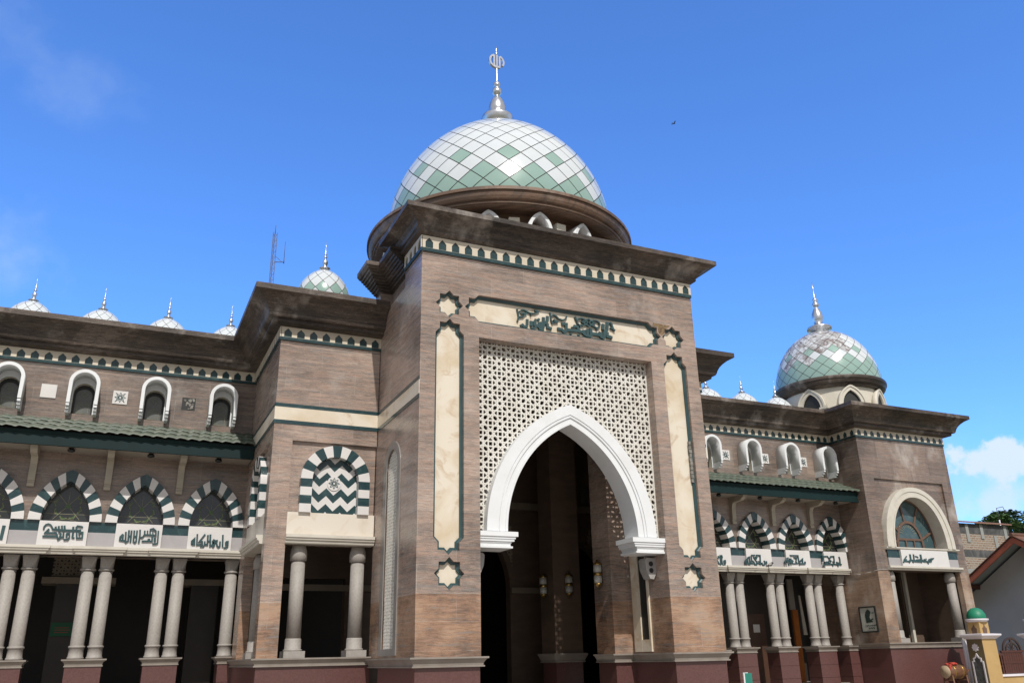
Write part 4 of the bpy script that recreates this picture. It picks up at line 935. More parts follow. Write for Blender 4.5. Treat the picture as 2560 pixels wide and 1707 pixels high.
# ---- domes
def dome_profile(a, b, p, q, z0, n=110):
    out = [(a*.985, z0 - .10*a)]
    for i in range(n+1):
        zz = b*(1 - (1 - i/n)**1.6); out.append((max(.06, a*max(0, 1 - (zz/b)**p)**(1/q)), z0 + zz))
    return out
def dome(cx, cy, prm, n, h, phase, arcA, rule, name='dome', gap=.945):
    """enamelled dome: separate lozenge tiles over a dark joint shell"""
    s = prm[0]/3.98; pr = dome_profile(*prm); L = [0]
    for i in range(1, len(pr)): L.append(L[-1] + math.hypot(pr[i][0]-pr[i-1][0], pr[i][1]-pr[i-1][1]))
    Leq = L[1]
    def at(sv, e=0):
        sv = min(max(sv, 0), L[-1])
        lo, hi = 0, len(L)-1
        while hi-lo > 1:
            md = (lo+hi)//2
            if L[md] <= sv: lo = md
            else: hi = md
        k = (sv-L[lo])/(L[hi]-L[lo]); p, q = pr[lo], pr[hi]
        dx, dz = q[0]-p[0], q[1]-p[1]; l = math.hypot(dx, dz)
        return p[0]+dx*k + dz/l*e, p[1]+dz*k - dx/l*e
    m = MB(); m.lathe(pr[::2] + [pr[-1]], cx, cy, 72, 0); shell = part(m, name, 'joint')
    m = MB(); sA = Leq + arcA; jA = 40; base = sA - jA*h
    for j in range(0, 120):
        sj = base + j*h
        if sj < -h or sj > L[-1] - h*.2: continue
        for c in range(n):
            th = phase + (c + (.5 if (j-jA) % 2 else 0))*2*math.pi/n
            mt = rule(j-jA, c, th); q = 3; vs = []
            jit = random.uniform(-.004, .004)*s
            for a in range(q+1):
                for b in range(q+1):
                    u_, v_ = (a/q-.5)*gap, (b/q-.5)*gap
                    da, ds = (u_-v_)*math.pi/n*1.0, (u_+v_)*h
                    rr, zz = at(sj+ds, .014*max(s, .3) + jit*(u_))
                    ang = th + da
                    vs.append((cx + rr*math.sin(ang), cy - rr*math.cos(ang), zz))
            m.add(vs, [(a*(q+1)+b, (a+1)*(q+1)+b, (a+1)*(q+1)+b+1, a*(q+1)+b+1) for a in range(q) for b in range(q)], mt, True)
    part(m, 'dome_tiles', ['white_tile', 'green_tile', 'grime_tile', 'grime_green'], shell)
    return shell
def rule_big(k, c, th):
    if k <= -3: return 1
    if k == -2: return 1 if c % 2 else 0
    if k == 0: return 0 if c % 2 else 1
    return 0
def rule_grimy(k, c, th):
    g = rule_big(k, c, th); a = math.degrees(th) % 360
    dirty = 230 < a < 345 and k > -1 - (2 if 260 < a < 300 else 0)
    if k >= 5 and (200 < a or a < 30): dirty = True
    return g + 2 if dirty else g
def rule_small(k, c, th): return 1 if k == 0 or k <= -2 else 0
def finial(dm, cx, cy, z, prof, parent_name='finial'):
    m = MB(); m.lathe([(a, z+b) for a, b in prof], cx, cy, 24); return part(m, parent_name, 'steel', dm)
DC = (11.12, 24.8)
d = dome(DC[0], DC[1], (3.982, 4.762, 2.143, 1.509, 15.777), 30, .36, R(-18.9), 1.362, rule_big)
fin = finial(d, *DC, 21.0, [(.5,-.6),(.60,-.06),(.62,.0),(.60,.07),(.52,.13),(.36,.2),(.30,.27),(.33,.36),(.335,.5),(.30,.68),(.22,.88),(.13,1.02),(.09,1.07),(.10,1.10),(.17,1.17),(.195,1.27),(.17,1.37),(.09,1.44),(.08,1.46),(.13,1.52),(.145,1.6),(.12,1.68),(.05,1.74),(.04,1.8),(.045,2.05),(.035,2.35),(.035,2.42)])
m = MB(); cz = 23.70; fr = FRONT(DC[1]); rr_ = .29
m.strokes([(.075, [(DC[0] + rr_*math.cos(R(a)), cz + rr_*math.sin(R(a))) for a in range(112, 285, 12)]), (.075, [(DC[0] + rr_*math.cos(R(a)), cz + rr_*math.sin(R(a))) for a in range(62, -40, -12)]),
  (.075, [(DC[0]-.115, cz+.27), (DC[0]-.115, cz-.20)]), (.075, [(DC[0], cz+.29), (DC[0], cz-.27)]), (.075, [(DC[0]+.115, cz+.24), (DC[0]+.115, cz-.24)]), (.075, [(DC[0]-.12, cz-.24), (DC[0]+.14, cz-.27)])], fr, -.05, .05)
m.lathe([(.03, 23.98), (.045, 24.08), (.02, 24.14), (.015, 24.3), (.004, 24.47)], *DC, 10)
part(m, 'crescent_emblem', 'steel', d)
m = MB(); m.lathe([(3.6,15.37),(4.67,15.36),(4.69,15.34),(4.69,15.24),(4.63,15.235),(4.62,15.15),(4.60,15.08),(4.55,15.00),(4.51,14.965),(4.47,14.96),(4.465,14.89),(4.40,14.885),(4.39,14.85),(4.05,14.87),(4.02,14.93),(3.6,14.93)], *DC, 160, smooth=False, cap=False)
part(m, 'dome_cornice', 'ring', d)
m = MB(); m.lathe([(3.62,12.9),(3.62,14.95)], *DC, 64, cap=False); part(m, 'dome_drum', 'ring', d)
for k in range(16):
    fr = RADIAL(*DC, R(-6 + 22.5*k), 3.62); m = MB()
    m.strip([(.40, 13.2)] + pointed(0, 14.20, .40, .62, 10) + [(-.40, 13.2)], [(.30, 13.2)] + pointed(0, 14.20, .30, .51, 10) + [(-.30, 13.2)], fr, -.55, .05, 0, True)
    part(m, 'drum_window_hood', 'white', d)
    m = MB(); m.fbox(RADIAL(*DC, R(-6 + 22.5*(k+.5)), 3.62), -.17, .17, 13.3, 14.62, -.40, .05); part(m, 'drum_vent_box', 'offwhite', d)
SF = [(.27,-.08),(.27,.06),(.37,.08),(.37,.13),(.22,.17),(.15,.26),(.11,.32),(.16,.42),(.185,.55),(.15,.70),(.07,.82),(.05,.86),(.11,.92),(.12,.98),(.07,1.05),(.05,1.08),(.085,1.13),(.09,1.18),(.05,1.24),(.025,1.30),(.018,1.7),(.003,2.2)]
def small_finial(d, cx, cy, z, s=1.0): finial(d, cx, cy, z, [(a*s, b*s) for a, b in SF])
RD = (31.95, 30.66)
d = dome(RD[0], RD[1], (2.582, 3.259, 2.057, 2.03, 14.05), 24, .2875, R(-33), 1.666, rule_grimy)
finial(d, *RD, 17.3, [(.46,-.35),(.46,.16),(.62,.19),(.66,.25),(.62,.31),(.40,.36),(.24,.50),(.20,.56),(.27,.72),(.29,.92),(.25,1.14),(.15,1.36),(.10,1.44),(.17,1.52),(.19,1.60),(.15,1.70),(.09,1.76),(.13,1.84),(.13,1.92),(.07,2.0),(.035,2.08),(.03,2.5),(.004,3.0)])
m = MB(); m.lathe([(2.3,14.2),(2.72,14.2),(2.74,14.15),(2.73,14.05),(2.69,13.99),(2.63,13.86),(2.53,13.76),(2.45,13.72),(2.2,13.68)], *RD, 110, smooth=False, cap=False); part(m, 'dome_cornice', 'cornice', d)
m = MB(); m.lathe([(2.32,11.6),(2.32,13.7)], *RD, 64, cap=False); part(m, 'dome_drum', 'offwhite', d)
for k in range(8):
    fr = RADIAL(*RD, R(-22.5 + 45*k), 2.34); m = MB()
    m.strip(pointed(0, 12.75, .68, 1.0, 12), pointed(0, 12.75, .60, .91, 12), fr, -.16, .12, 0, True)
    m.strip(pointed(0, 12.75, .60, .91, 12), pointed(0, 12.75, .45, .74, 12), fr, -.12, .12, 0, True)
    for s in (-1, 1):
        for q, (zz, e) in enumerate([(12.68, .05), (12.58, .0), (12.48, .03), (12.38, -.02)]): m.fbox(fr, *sorted((s*(.43-e*.5), s*(.78+e))), zz-.045, zz+.045, -.14-e, .1)
        m.fbox(fr, *sorted((s*.5, s*.72)), 11.6, 12.335, -.10, .1)
    part(m, 'drum_arch', 'offwhite', d)
    m = MB(); m.prism([(.46, 11.6), (.46, 12.75)] + pointed(0, 12.75, .46, .75, 10)[1:-1] + [(-.46, 12.75), (-.46, 11.6)], fr, -.008, .01); part(m, 'drum_opening_shade', 'dark_frame_shade', d)  # dark plate paints the shade of an opening on the solid drum
m = MB(); m.box(XB0+.3, XB1-.3, 28, 34, 11.5, 11.65); part(m, 'roof_slab', 'roof')
for cx, cy in ((5.1, 25.6), (17.14, 25.6)):
    d = dome(cx, cy, (.875, 1.17, 2.1, 1.55, 12.80), 12, .262, R(-13.6), .2, rule_small); small_finial(d, cx, cy, 13.97, .5)
    m = MB(); m.lathe([(.86, 11.5), (.86, 12.65), (.93, 12.67), (.93, 12.72), (.8, 12.74)], cx, cy, 40); part(m, 'dome_drum', 'offwhite', d)
for cx in [-3.71, -1.53, .63, 2.81, -5.85] + [28.7, 26.62, 24.5, 22.4, 20.3]:
    d = dome(cx, 31, (.875, 1.16, 2.1, 1.55, 12.44), 12, .262, R(10), .2, rule_small); small_finial(d, cx, 31, 13.58, .45)
    m = MB(); m.lathe([(.86, 11.5), (.86, 12.26), (.93, 12.28), (.93, 12.34), (.8, 12.36)], cx, 31, 40); part(m, 'dome_drum', 'offwhite', d)

# ------------------------------------------------------------------ ground
M['paving'] = granite('pale_paving', [(.3, (.26, .225, .18)), (.5, (.32, .275, .22)), (.7, (.38, .33, .27))], joints=True, rough=.8, slab=(.6, .6))
M['earth'] = plain('dry_earth_and_grass', (.10, .12, .05), (.20, .17, .10), .3, .9)
m = MB(); m.add([(-600, -400, -.02), (900, -400, -.02), (900, 1200, -.02), (-600, 1200, -.02)], [(0, 1, 2, 3)]); struct(m.build('ground', 'earth'))
m = MB(); m.add([(-30, -25, 0), (37, -25, 0), (37, 40, 0), (-30, 40, 0)], [(0, 1, 2, 3)]); struct(m.build('paved_forecourt', 'paving'))

# ------------------------------------------------------------------ fittings that hang on or stand before the mosque
M['brass'] = plain('aged_brass', (.40, .27, .09), (.28, .18, .06), 8, .3, .9)
M['lampglass'] = plain('white_lamp_glass', (.40, .40, .37), (.3, .3, .28), 5, .3)
def lantern(x, y, z, nx, ny, label):
    t = thing('wall_lantern', (x, y, z), label, 'lantern', 'wall lanterns inside the entrance')
    m = MB(); m.lathe([(.02, z+.42), (.05, z+.36), (.13, z+.30), (.14, z+.27)], x+nx*.14, y+ny*.14, 14)
    m.build('top_cap', 'brass', t)
    m = MB(); m.lathe([(.13, z+.045), (.13, z-.045)], x+nx*.14, y+ny*.14, 14); m.tube((x, y, z), (x+nx*.13, y+ny*.13, z), .03); m.build('collar', 'brass', t)
    m = MB(); m.lathe([(.14, z-.27), (.10, z-.31), (.03, z-.38)], x+nx*.14, y+ny*.14, 14); m.build('bottom_cap', 'brass', t)
    for zz in (.155, -.155):
        m = MB(); m.lathe([(.12, z+zz+.108), (.125, z+zz), (.12, z+zz-.108)], x+nx*.14, y+ny*.14, 14); m.build('glass_shade', 'lampglass', t)
    return t
lantern(13.44, 26.5, 4.05, -1, 0, 'brass and white glass lantern on the left face of the middle pillar')
lantern(13.95, 26.0, 4.05, 0, -1, 'brass and white glass lantern on the front face of the middle pillar')
lantern(13.30, 22.55, 4.08, -1, 0, 'brass and white glass lantern on the pier near the right jamb')
M['plastic'] = plain('grey_plastic', (.36, .35, .34), (.28, .27, .26), 6, .5)
M['black'] = plain('black_plastic', (.012, .012, .012), rough=.5)
def speaker(x, y, z, sx, label):
    t = thing('wall_speaker', (x, y, z), label, 'loudspeaker', 'loudspeakers under the arch capitals'); d = -sx
    m = MB(); m.prism([(0, .28), (d*.30, .28), (d*.36, .22), (d*.33, -.05), (d*.22, -.28), (d*.10, -.30), (0, -.12)], lambda a, b, e: (x+a, y+e, z+b), -.17, .17); m.build('cabinet', 'plastic', t)
    m = MB()
    for k, zz in enumerate((.12, -.06)): m.prism([(.0 + (d*.27 + d*.0) + .07*math.cos(i*math.pi/6), zz + .07*math.sin(i*math.pi/6)) for i in range(12)], lambda a, b, e: (x+a - d*.1, y+e, z+b), -.18, -.165)
    m.build('speaker_cone', 'black', t)
speaker(OX1, 20.75, 4.08, 1, 'grey loudspeaker box on the jamb below the right arch capital')
speaker(OX0, 20.75, 4.08, -1, 'grey loudspeaker box on the jamb below the left arch capital')
M['banner'] = plain('green_banner_cloth', (.01, .10, .045), (.012, .08, .04), 3, .7)
m = MB(); m.box(-1.62, -.93, 31.93, 31.96, 2.72, 3.14); b = m.build('green_banner', 'banner'); tag(b, 'small green banner on a pillar behind the left columns', 'banner')
m = MB(); m.strokes([(.02, [(-1.5, 2.98 - .07*k), (-1.1 + .04*(k % 2), 2.98 - .07*k)]) for k in range(3)], FRONT(31.93), -.006, .0); m.build('banner_lettering', plain('red_banner_print', (.25, .03, .02)), b)
# framed poster on the side of the corner block
M['poster'] = plain('pale_poster_paper', (.42, .44, .40), (.36, .37, .33), 3, .4)
M['poster_dark'] = plain('dark_green_print', (.012, .03, .028), (.02, .035, .03), 4, .4)
fr = LEFT(XB0)
t = thing('framed_poster', (XB0, 27.85, 3.02), 'framed poster of a veiled figure on the side wall of the corner block', 'poster')
m = MB(); m.fbox(fr, 27.42, 28.28, 2.52, 3.52, -.03, 0); m.build('sheet', 'poster', t)
m = MB(); m.fbox(fr, 27.40, 27.45, 2.50, 3.54, -.06, .0); m.fbox(fr, 28.25, 28.30, 2.50, 3.54, -.06, .0); m.fbox(fr, 27.45, 28.25, 3.49, 3.54, -.058, .0); m.fbox(fr, 27.45, 28.25, 2.50, 2.55, -.058, .0); m.build('frame', 'dark_frame_shade', t)
def PU(px_, py_): return (28.25 - (px_-190)/(830-190)*.80, 3.49 - (py_-330)/(1330-330)*.92)      # zoomed poster to wall
m = MB()
m.prism([PU(*p) for p in [(380,640),(430,500),(520,400),(600,460),(650,560),(610,620),(570,740),(590,860),(640,880),(700,960),(400,990),(390,800)]], fr, -.036, -.02)
m.strokes([(.05, [PU(600, 880), PU(680, 830), PU(720, 850)]), (.03, [PU(680, 570), PU(780, 570)])] + [(.014, [PU(350+i*52, 1075 + 25*(i % 2)), PU(375+i*52, 1140 - 30*((i+1) % 2)), PU(395+i*52, 1080 + 40*(i % 3 == 0))]) for i in range(10)] + [(.014, [PU(480+i*50, 1190 + 20*(i % 2)), PU(505+i*50, 1250 - 20*(i % 2)), PU(525+i*50, 1200)]) for i in range(5)], fr, -.038, -.02)
m.build('print', 'poster_dark', t)
M['wire'] = plain('pale_cable', (.36, .34, .31), rough=.6)
m = MB(); P = [(XB0-.02, 28.42, 5.12), (XB0-.02, 28.40, 4.92), (XB0-.02, 27.9, 4.86), (XB0-.02, 27.3, 4.91), (XB0-.02, 26.95, 4.96), (XB0+.2, 26.95, 4.98), (XB0+.6, 26.94, 5.0)]
for a, b in zip(P, P[1:]): m.tube(a, b, .012, 6)
tag(m.build('cable', 'wire'), 'thin cable slung across the side wall of the corner block', 'cable')
# birds
M['bird'] = plain('dark_feathers', (.025, .025, .03), (.06, .055, .055), 20, .7); M['bird_light'] = plain('pale_feathers', (.45, .42, .38), (.3, .28, .26), 20, .7)
t = thing('perched_bird', (24.86, 28.40, 5.14), 'small dark and pale bird perched on the moulding below the right inscriptions', 'bird')
m = MB()
def ellip(m, c, rx, ry, rz, n=10, k=7, mat=0, rot=None):
    vs = []
    for j in range(k+1):
        a = -math.pi/2 + math.pi*j/k
        for i in range(n):
            v = Vector((rx*math.cos(a)*math.cos(2*math.pi*i/n), ry*math.cos(a)*math.sin(2*math.pi*i/n), rz*math.sin(a)))
            if rot: v = rot @ v
            vs.append(Vector(c) + v)
    m.add(vs, [(j*n+i, j*n+(i+1) % n, (j+1)*n+(i+1) % n, (j+1)*n+i) for j in range(k) for i in range(n)], mat, True)
ellip(m, (24.84, 28.40, 5.22), .13, .055, .06, rot=Matrix.Rotation(R(-20), 3, 'Y')); ellip(m, (24.96, 28.40, 5.29), .045, .04, .042)
m.tube((25.0, 28.4, 5.29), (25.04, 28.4, 5.285), .012, 6, 0, .003); m.prism([(24.74, 5.21), (24.60, 5.17), (24.60, 5.14), (24.76, 5.17)], FRONT(28.385), 0, .03)
for s in (-.02, .02): m.tube((24.86, 28.4+s, 5.18), (24.87, 28.4+s, 5.14), .006, 5)
m.build('body', 'bird', t)
m = MB(); ellip(m, (24.80, 28.36, 5.225), .10, .02, .04, rot=Matrix.Rotation(R(-15), 3, 'Y')); m.build('wing', 'bird_light', t)
t = thing('flying_bird', (46.75, 60, 53), 'tiny dark bird gliding high in the blue sky right of the big dome', 'bird')
bx, by, bz = 46.75, 60, 53
m = MB(); ellip(m, (bx, by, bz), .16, .045, .045)
m.prism([(bx-.14, by-.02), (bx-.26, by-.06), (bx-.26, by+.06), (bx-.14, by+.02)], lambda a, b, d: (a, b, bz + d), -.008, .008); m.build('body', 'bird', t)
for s in (-1, 1):
    m = MB(); m.prism([(bx+.06, by), (bx-.05, by), (bx-.12, by+s*.32), (bx-.02, by+s*.36)], lambda a, b, d: (a, b, bz + .25*abs(b-by) + d), -.008, .008); m.build('wing', 'bird', t)
# sign post at the lower edge
M['sign_green'] = plain('green_sign_paint', (.02, .20, .15), (.02, .17, .13), 3, .4)
t = thing('small_sign', (17.85, 22, 0), 'small green and white sign board on a post before the right wing', 'sign')
m = MB(); m.box(17.80, 17.90, 22.0, 22.05, 0, 1.24); m.build('post', 'white', t)
m = MB(); m.box(17.72, 18.02, 21.97, 21.995, .70, 1.22); m.build('board', 'sign_green', t)
m = MB(); m.box(17.70, 17.745, 21.96, 22.0, .68, 1.24); m.build('edge_strip', 'white', t)
# drum on its stand
M['drum_wood'] = plain('brown_drum_wood', (.075, .032, .016), (.19, .085, .04), 6, .5, stretch=(1, 4, 4)); M['red_cloth'] = plain('red_cloth', (.45, .05, .03), (.30, .03, .02), 9, .8); M['drum_hide'] = plain('drum_hide', (.42, .33, .22), (.30, .22, .14), 5, .7)
t = thing('wooden_drum', (31.5, 25.9, 0), 'barrel drum with red cloth on a wooden stand before the corner block', 'drum')
def rot_lathe(m, prof, x0, y, z, n=20, mat=0):
    b = MB(); b.lathe([(a, c) for a, c in prof], 0, 0, n); m.add([(x0 + p[2], y + p[0], z + p[1]) for p in b.v], b.f, mat, True)
m = MB(); rot_lathe(m, [(.22, 0), (.26, .2), (.275, .5), (.26, .8), (.22, 1.0)], 30.95, 25.9, .93); m.build('barrel', 'drum_wood', t)
m = MB(); rot_lathe(m, [(.235, 0), (.235, .05)], 30.90, 25.9, .93); m.build('drum_skin', 'drum_hide', t)
m = MB(); rot_lathe(m, [(.272, 0), (.285, .03), (.272, .06)], 31.2, 25.9, .93); rot_lathe(m, [(.272, 0), (.285, .03), (.272, .06)], 31.65, 25.9, .93); m.build('hoop', 'brass', t)
m = MB()
for k in range(14): ellip(m, (31.1 + .035*k + random.uniform(-.03, .03), 25.85 + random.uniform(-.1, .1), 1.19 + random.uniform(-.03, .05)), .07, .09, .05, 8, 5)
ellip(m, (31.02, 25.72, 1.05), .05, .07, .14, 8, 5); m.build('red_cloth', 'red_cloth', t)
m = MB()
for x in (31.05, 31.85):
    for y in (25.62, 26.18): m.tube((x, y, 0), (x, y + (.08 if y < 25.9 else -.08), .80), .035, 6)
    m.tube((x, 25.66, .62), (x, 26.14, .62), .03, 6)
m.tube((31.05, 25.63, .45), (31.85, 25.63, .45), .028, 6); m.tube((31.85, 25.7, .85), (32.1, 25.7, 1.0), .03, 6); m.build('stand', 'drum_wood', t)

# ------------------------------------------------------------------ gate, walls and neighbours on the right
M['yellow'] = plain('ochre_yellow_paint', (.46, .31, .13), (.40, .26, .10), 1.5, .7); M['yellow_shade'] = plain('ochre_yellow_shade_side', (.15, .12, .06), (.12, .09, .045), 2, .7)  # second paint is the same yellow, darkened as shade
M['trim_white'] = plain('white_trim_paint', (.70, .68, .72), (.6, .58, .62), 2, .5); M['dome_green'] = plain('emerald_painted_dome', (.008, .20, .11), (.01, .17, .09), 3, .5)
M['slate'] = plain('rough_dark_slate', (.035, .038, .04), (.10, .105, .10), 9, .8, bump=.3); M['gate_wood'] = plain('dark_red_brown_timber', (.085, .026, .016), (.055, .018, .012), 4, .5, stretch=(1, 1, 6)); M['iron'] = plain('dark_brown_iron', (.035, .02, .018), (.05, .03, .025), 6, .5)
def gate_pillar(x, y, label):
    t = thing('gate_pillar', (x, y, 0), label, 'gate pillar', 'yellow gate pillars')
    w2, d2 = .40, .36
    m = MB(); m.box(x-w2, x+w2, y-d2, y+d2, 0, 2.16); m.build('shaft', 'yellow', t)
    m = MB(); m.box(x-w2-.012, x-w2-.001, y-d2, y+d2, .3, 2.14); m.build('shade_side_panel', 'yellow_shade', t)  # sheet with the shade of the pillar's left face put into its colour
    m = MB(); m.sweep([(x-w2, y+d2), (x-w2, y-d2), (x+w2, y-d2), (x+w2, y+d2)], [(-.05,2.14),(.02,2.14),(.16,2.25),(.18,2.27),(.18,2.33),(-.05,2.35)], True); m.box(x-w2, x+w2, y-d2, y+d2, 2.25, 2.345); m.build('cap', 'trim_white', t)
    m = MB(); m.prism([(y-.27, 2.345), (y+.27, 2.345), (y+.27, 2.80), (y-.27, 2.80)], LEFT(x-.27), 0, .54)
    o = m.build('neck', 'yellow', t)
    for fr, c in ((FRONT(y-.27), x), (LEFT(x-.27), y)):
        m = MB(); m.prism([(c-.11, 2.36), (c+.11, 2.36), (c+.13, 2.55), (c+.05, 2.60), (c, 2.72), (c-.05, 2.60), (c-.13, 2.55)], fr, -.012, .0); m.build('niche', 'wood_frame', t)
    m = MB(); m.lathe([(.34, 2.80), (.42, 2.85), (.44, 2.88), (.44, 2.92), (.3, 2.93)], x, y, 28); m.build('collar', 'trim_white', t)
    m = MB(); m.lathe([(.36, 2.92), (.37, 3.0), (.345, 3.12), (.27, 3.25), (.15, 3.34), (.01, 3.37)], x, y, 32); m.build('green_dome', 'dome_green', t)
    fr = LEFT(x-w2-.012); c = y
    Q = [(c-.24, .35), (c-.24, 1.28), (c-.16, 1.30), (c-.16, 1.40), (c-.07, 1.44), (c, 1.56), (c+.07, 1.44), (c+.16, 1.40), (c+.16, 1.30), (c+.24, 1.28), (c+.24, .35)]
    m = MB(); m.prism(Q, fr, -.012, .0); m.build('slate_panel', 'slate', t)
    m = MB(); m.strokes([(.055, Q)], fr, -.03, -.0); m.build('panel_trim', 'trim_white', t)
    m = MB(); m.prism(star8(c, 1.82, .16), fr, -.02, .0); m.build('star_relief', 'trim_white', t)
    return t
gate_pillar(32.66, 25.36, 'yellow gate pillar with white cap and green dome beside the corner block')
gate_pillar(36.2, 25.36, 'yellow gate pillar beyond the arched timber gate, at the right edge')
t = thing('low_wall', (34.1, 25.36, 0), 'low yellow wall with white coping between the gate pillars', 'wall')
m = MB(); m.box(33.065, 35.79, 25.2, 25.5, 0, .70); m.build('wall_body', 'yellow', t)
m = MB(); m.box(33.062, 35.795, 25.14, 25.56, .70, .78); m.build('coping', 'trim_white', t)
t = thing('timber_gate', (34.35, 25.36, .78), 'dark timber and iron gate with arched top on the low yellow wall', 'gate')
m = MB()
for i in range(9): m.box(33.72 + .14*i, 33.72 + .14*i + .128, 25.33, 25.38, .80, 1.62)
m.box(33.68, 35.02, 25.31, 25.4, 1.60, 1.68); m.box(33.68, 35.02, 25.31, 25.4, .79, .85); m.box(33.68, 35.02, 25.315, 25.395, 1.18, 1.25); m.build('boarding', 'gate_wood', t)
m = MB(); m.box(33.22, 33.30, 25.3, 25.4, .79, 1.52); m.box(33.2, 33.70, 25.3, 25.4, 1.50, 1.58); m.box(33.55, 33.62, 25.3, 25.4, .79, 1.5); m.box(33.3, 33.55, 25.32, 25.38, 1.05, 1.12); m.build('side_rail', 'gate_wood', t)
m = MB(); fr = FRONT(25.33); c = 34.40
m.strip(arc(c, 1.62, .58, 0, math.pi, 20), arc(c, 1.62, .50, 0, math.pi, 20), fr, 0, .06); m.strip(arc(c, 1.62, .40, 0, math.pi, 16), arc(c, 1.62, .34, 0, math.pi, 16), fr, 0, .05)
for a in (20, 45, 70, 90, 110, 135, 160): m.strokes([(.022, [(c + .05*math.cos(R(a)), 1.66 + .05*math.sin(R(a))), (c + .36*math.cos(R(a)), 1.62 + .36*math.sin(R(a)))])], fr, .01, .04)
m.fbox(fr, c-.04, c+.04, 2.0, 2.14, .002, .055); m.build('iron_arch', 'iron', t)
m = MB(); m.tube((33.0, 26.5, 0), (33.0, 26.5, 2.15), .05, 8); m.box(33.07, 33.22, 26.48, 26.56, 0, 2.1)
tag(m.build('white_pipe', 'trim_white'), 'white downpipe behind the gate pillar at the corner of the plinth', 'pipe')

# house with a red-brown gable
M['house_wall'] = plain('grey_house_render', (.44, .42, .41), (.38, .36, .355), .6, .8); M['fascia_red'] = plain('rust_red_bargeboard', (.44, .115, .042), (.34, .085, .032), 2, .6)
M['house_tile'] = plain('old_clay_roof_tiles', (.20, .085, .05), (.10, .055, .04), 3, .8, bump=.2); M['house_soffit'] = plain('blue_grey_soffit', (.30, .32, .36), (.25, .27, .3), 1, .7)
GY, GZ, SL = 29.65, 7.18, .60
t = thing('house', (46, GY, 0), 'grey rendered house with red-brown gable roof right of the corner block', 'house')
m = MB(); hw = 4.4
m.prism([(GY-hw, 0), (GY+hw, 0), (GY+hw, GZ-.3-SL*hw), (GY, GZ-.3), (GY-hw, GZ-.3-SL*hw)], LEFT(43.0), 0, 9); m.build('wall', 'house_wall', t)
for s in (-1, 1):
    e = 5.2
    def slab(m, y0, y1, zoff, th, x0, x1):
        P = [(GY+s*y0, GZ+zoff-SL*y0), (GY+s*y1, GZ+zoff-SL*y1), (GY+s*y1, GZ+zoff-th-SL*y1), (GY+s*y0, GZ+zoff-th-SL*y0)]
        m.prism(P, LEFT(x0), 0, x1-x0)
    m = MB(); slab(m, 0, e, .0, .05, 42.0, 52.6)
    for i in range(14): slab(m, .05 + i*.37, .05 + i*.37 + .34, .05 + .0, .045, 41.93, 52.65)
    for i in range(22): m.tube((41.95, GY + s*(e-.05), GZ-SL*(e-.05)+.06), (41.95, GY + s*(e-.05), GZ-SL*(e-.05)+.08), .01, 5) if i < 1 else None
    m.build('roof', 'house_tile', t)
    m = MB(); slab(m, 0.0, e, -.055, .30, 41.97, 42.06); m.build('bargeboard', 'fascia_red', t)
    m = MB(); slab(m, 0, e-.02, -.09, .05, 42.06, 52.5); m.build('soffit', 'house_soffit', t)
    m = MB(); m.box(42.07, 43.0, GY + s*3.3 - .10, GY + s*3.3 + .10, GZ - SL*3.3 - .42, GZ - SL*3.3 - .16); m.build('purlin', 'gate_wood', t)
m = MB(); m.tube((41.9, GY, GZ+.06), (52.6, GY, GZ+.06), .11, 8); m.build('ridge_tiles', 'house_tile', t)

# rough brick building
def brickmat(name, c1, c2, mortar, w_, h_, ms):
    m, T, b = new_mat(name); o = ocoord(T); x, y, z = T.sep(o)
    br = T.new('ShaderNodeTexBrick'); d = T.math('MULTIPLY', T.math('SUBTRACT', T.noise(o, 3, 3, .6), .5), .10)
    T.inp(br, 'Vector', T.comb(T.math('ADD', T.math('ADD', x, y), d), T.math('ADD', z, d), 0.0)); br.inputs['Scale'].default_value = 1
    br.inputs['Brick Width'].default_value = w_; br.inputs['Row Height'].default_value = h_; br.inputs['Mortar Size'].default_value = ms
    br.inputs['Mortar Smooth'].default_value = .4
    for k, c in (('Color1', c1), ('Color2', c2), ('Mortar', mortar)): br.inputs[k].default_value = c + (1,)
    n = T.noise(o, 1.3, 6, .7); c = T.mix(T.math('MULTIPLY', T.ramp(n, [(.4, 0.), (.65, 1.)]), .55), br.outputs[0], (.30, .28, .24))
    n3 = T.noise(o, 6, 4, .7); c = T.mix(T.math('MULTIPLY', T.ramp(n3, [(.5, 0.), (.75, 1.)]), .4), c, (.08, .06, .05))
    setp(T, b, c, .9, 0, .2, br.outputs[1], .4, .03); return m
M['brick_pale'] = brickmat('mortar_smeared_brick', (.30, .20, .14), (.22, .13, .09), (.36, .34, .30), .42, .17, .035)
M['brick_red'] = brickmat('red_brick', (.20, .10, .075), (.14, .07, .055), (.32, .30, .27), .42, .15, .03)
M['cement'] = marble('stained_cement', (.12, .12, .12), (.045, .048, .05), 1.2, .9, .35, .6, .9); M['cement_light'] = plain('pale_cement', (.30, .31, .30), (.24, .25, .24), 3, .9)
M['terracotta'] = plain('terracotta_coping', (.26, .13, .09), (.16, .085, .065), 4, .85, bump=.2)
BY = 45.0; bx0, bx1 = 50.0, 63.3
t = thing('brick_building', (57, BY, 0), 'unplastered brick building with tiled top edge behind the grey house', 'building')
m = MB(); m.box(bx0, bx1, BY, BY+7, 8.75, 9.95); m.box(bx0, bx1, BY, BY+7, 7.1, 8.2); m.build('wall', 'brick_pale', t)
m = MB(); m.box(bx0, bx1, BY, BY+7, 0, 7.1); m.build('lower_wall', 'brick_red', t)
m = MB(); m.box(bx0, bx1, BY-.03, BY+7, 8.2, 8.75) if False else m.box(bx0, bx1, BY-.03, BY+7, 7.0, 7.35); m.build('cement_band', 'cement_light', t)
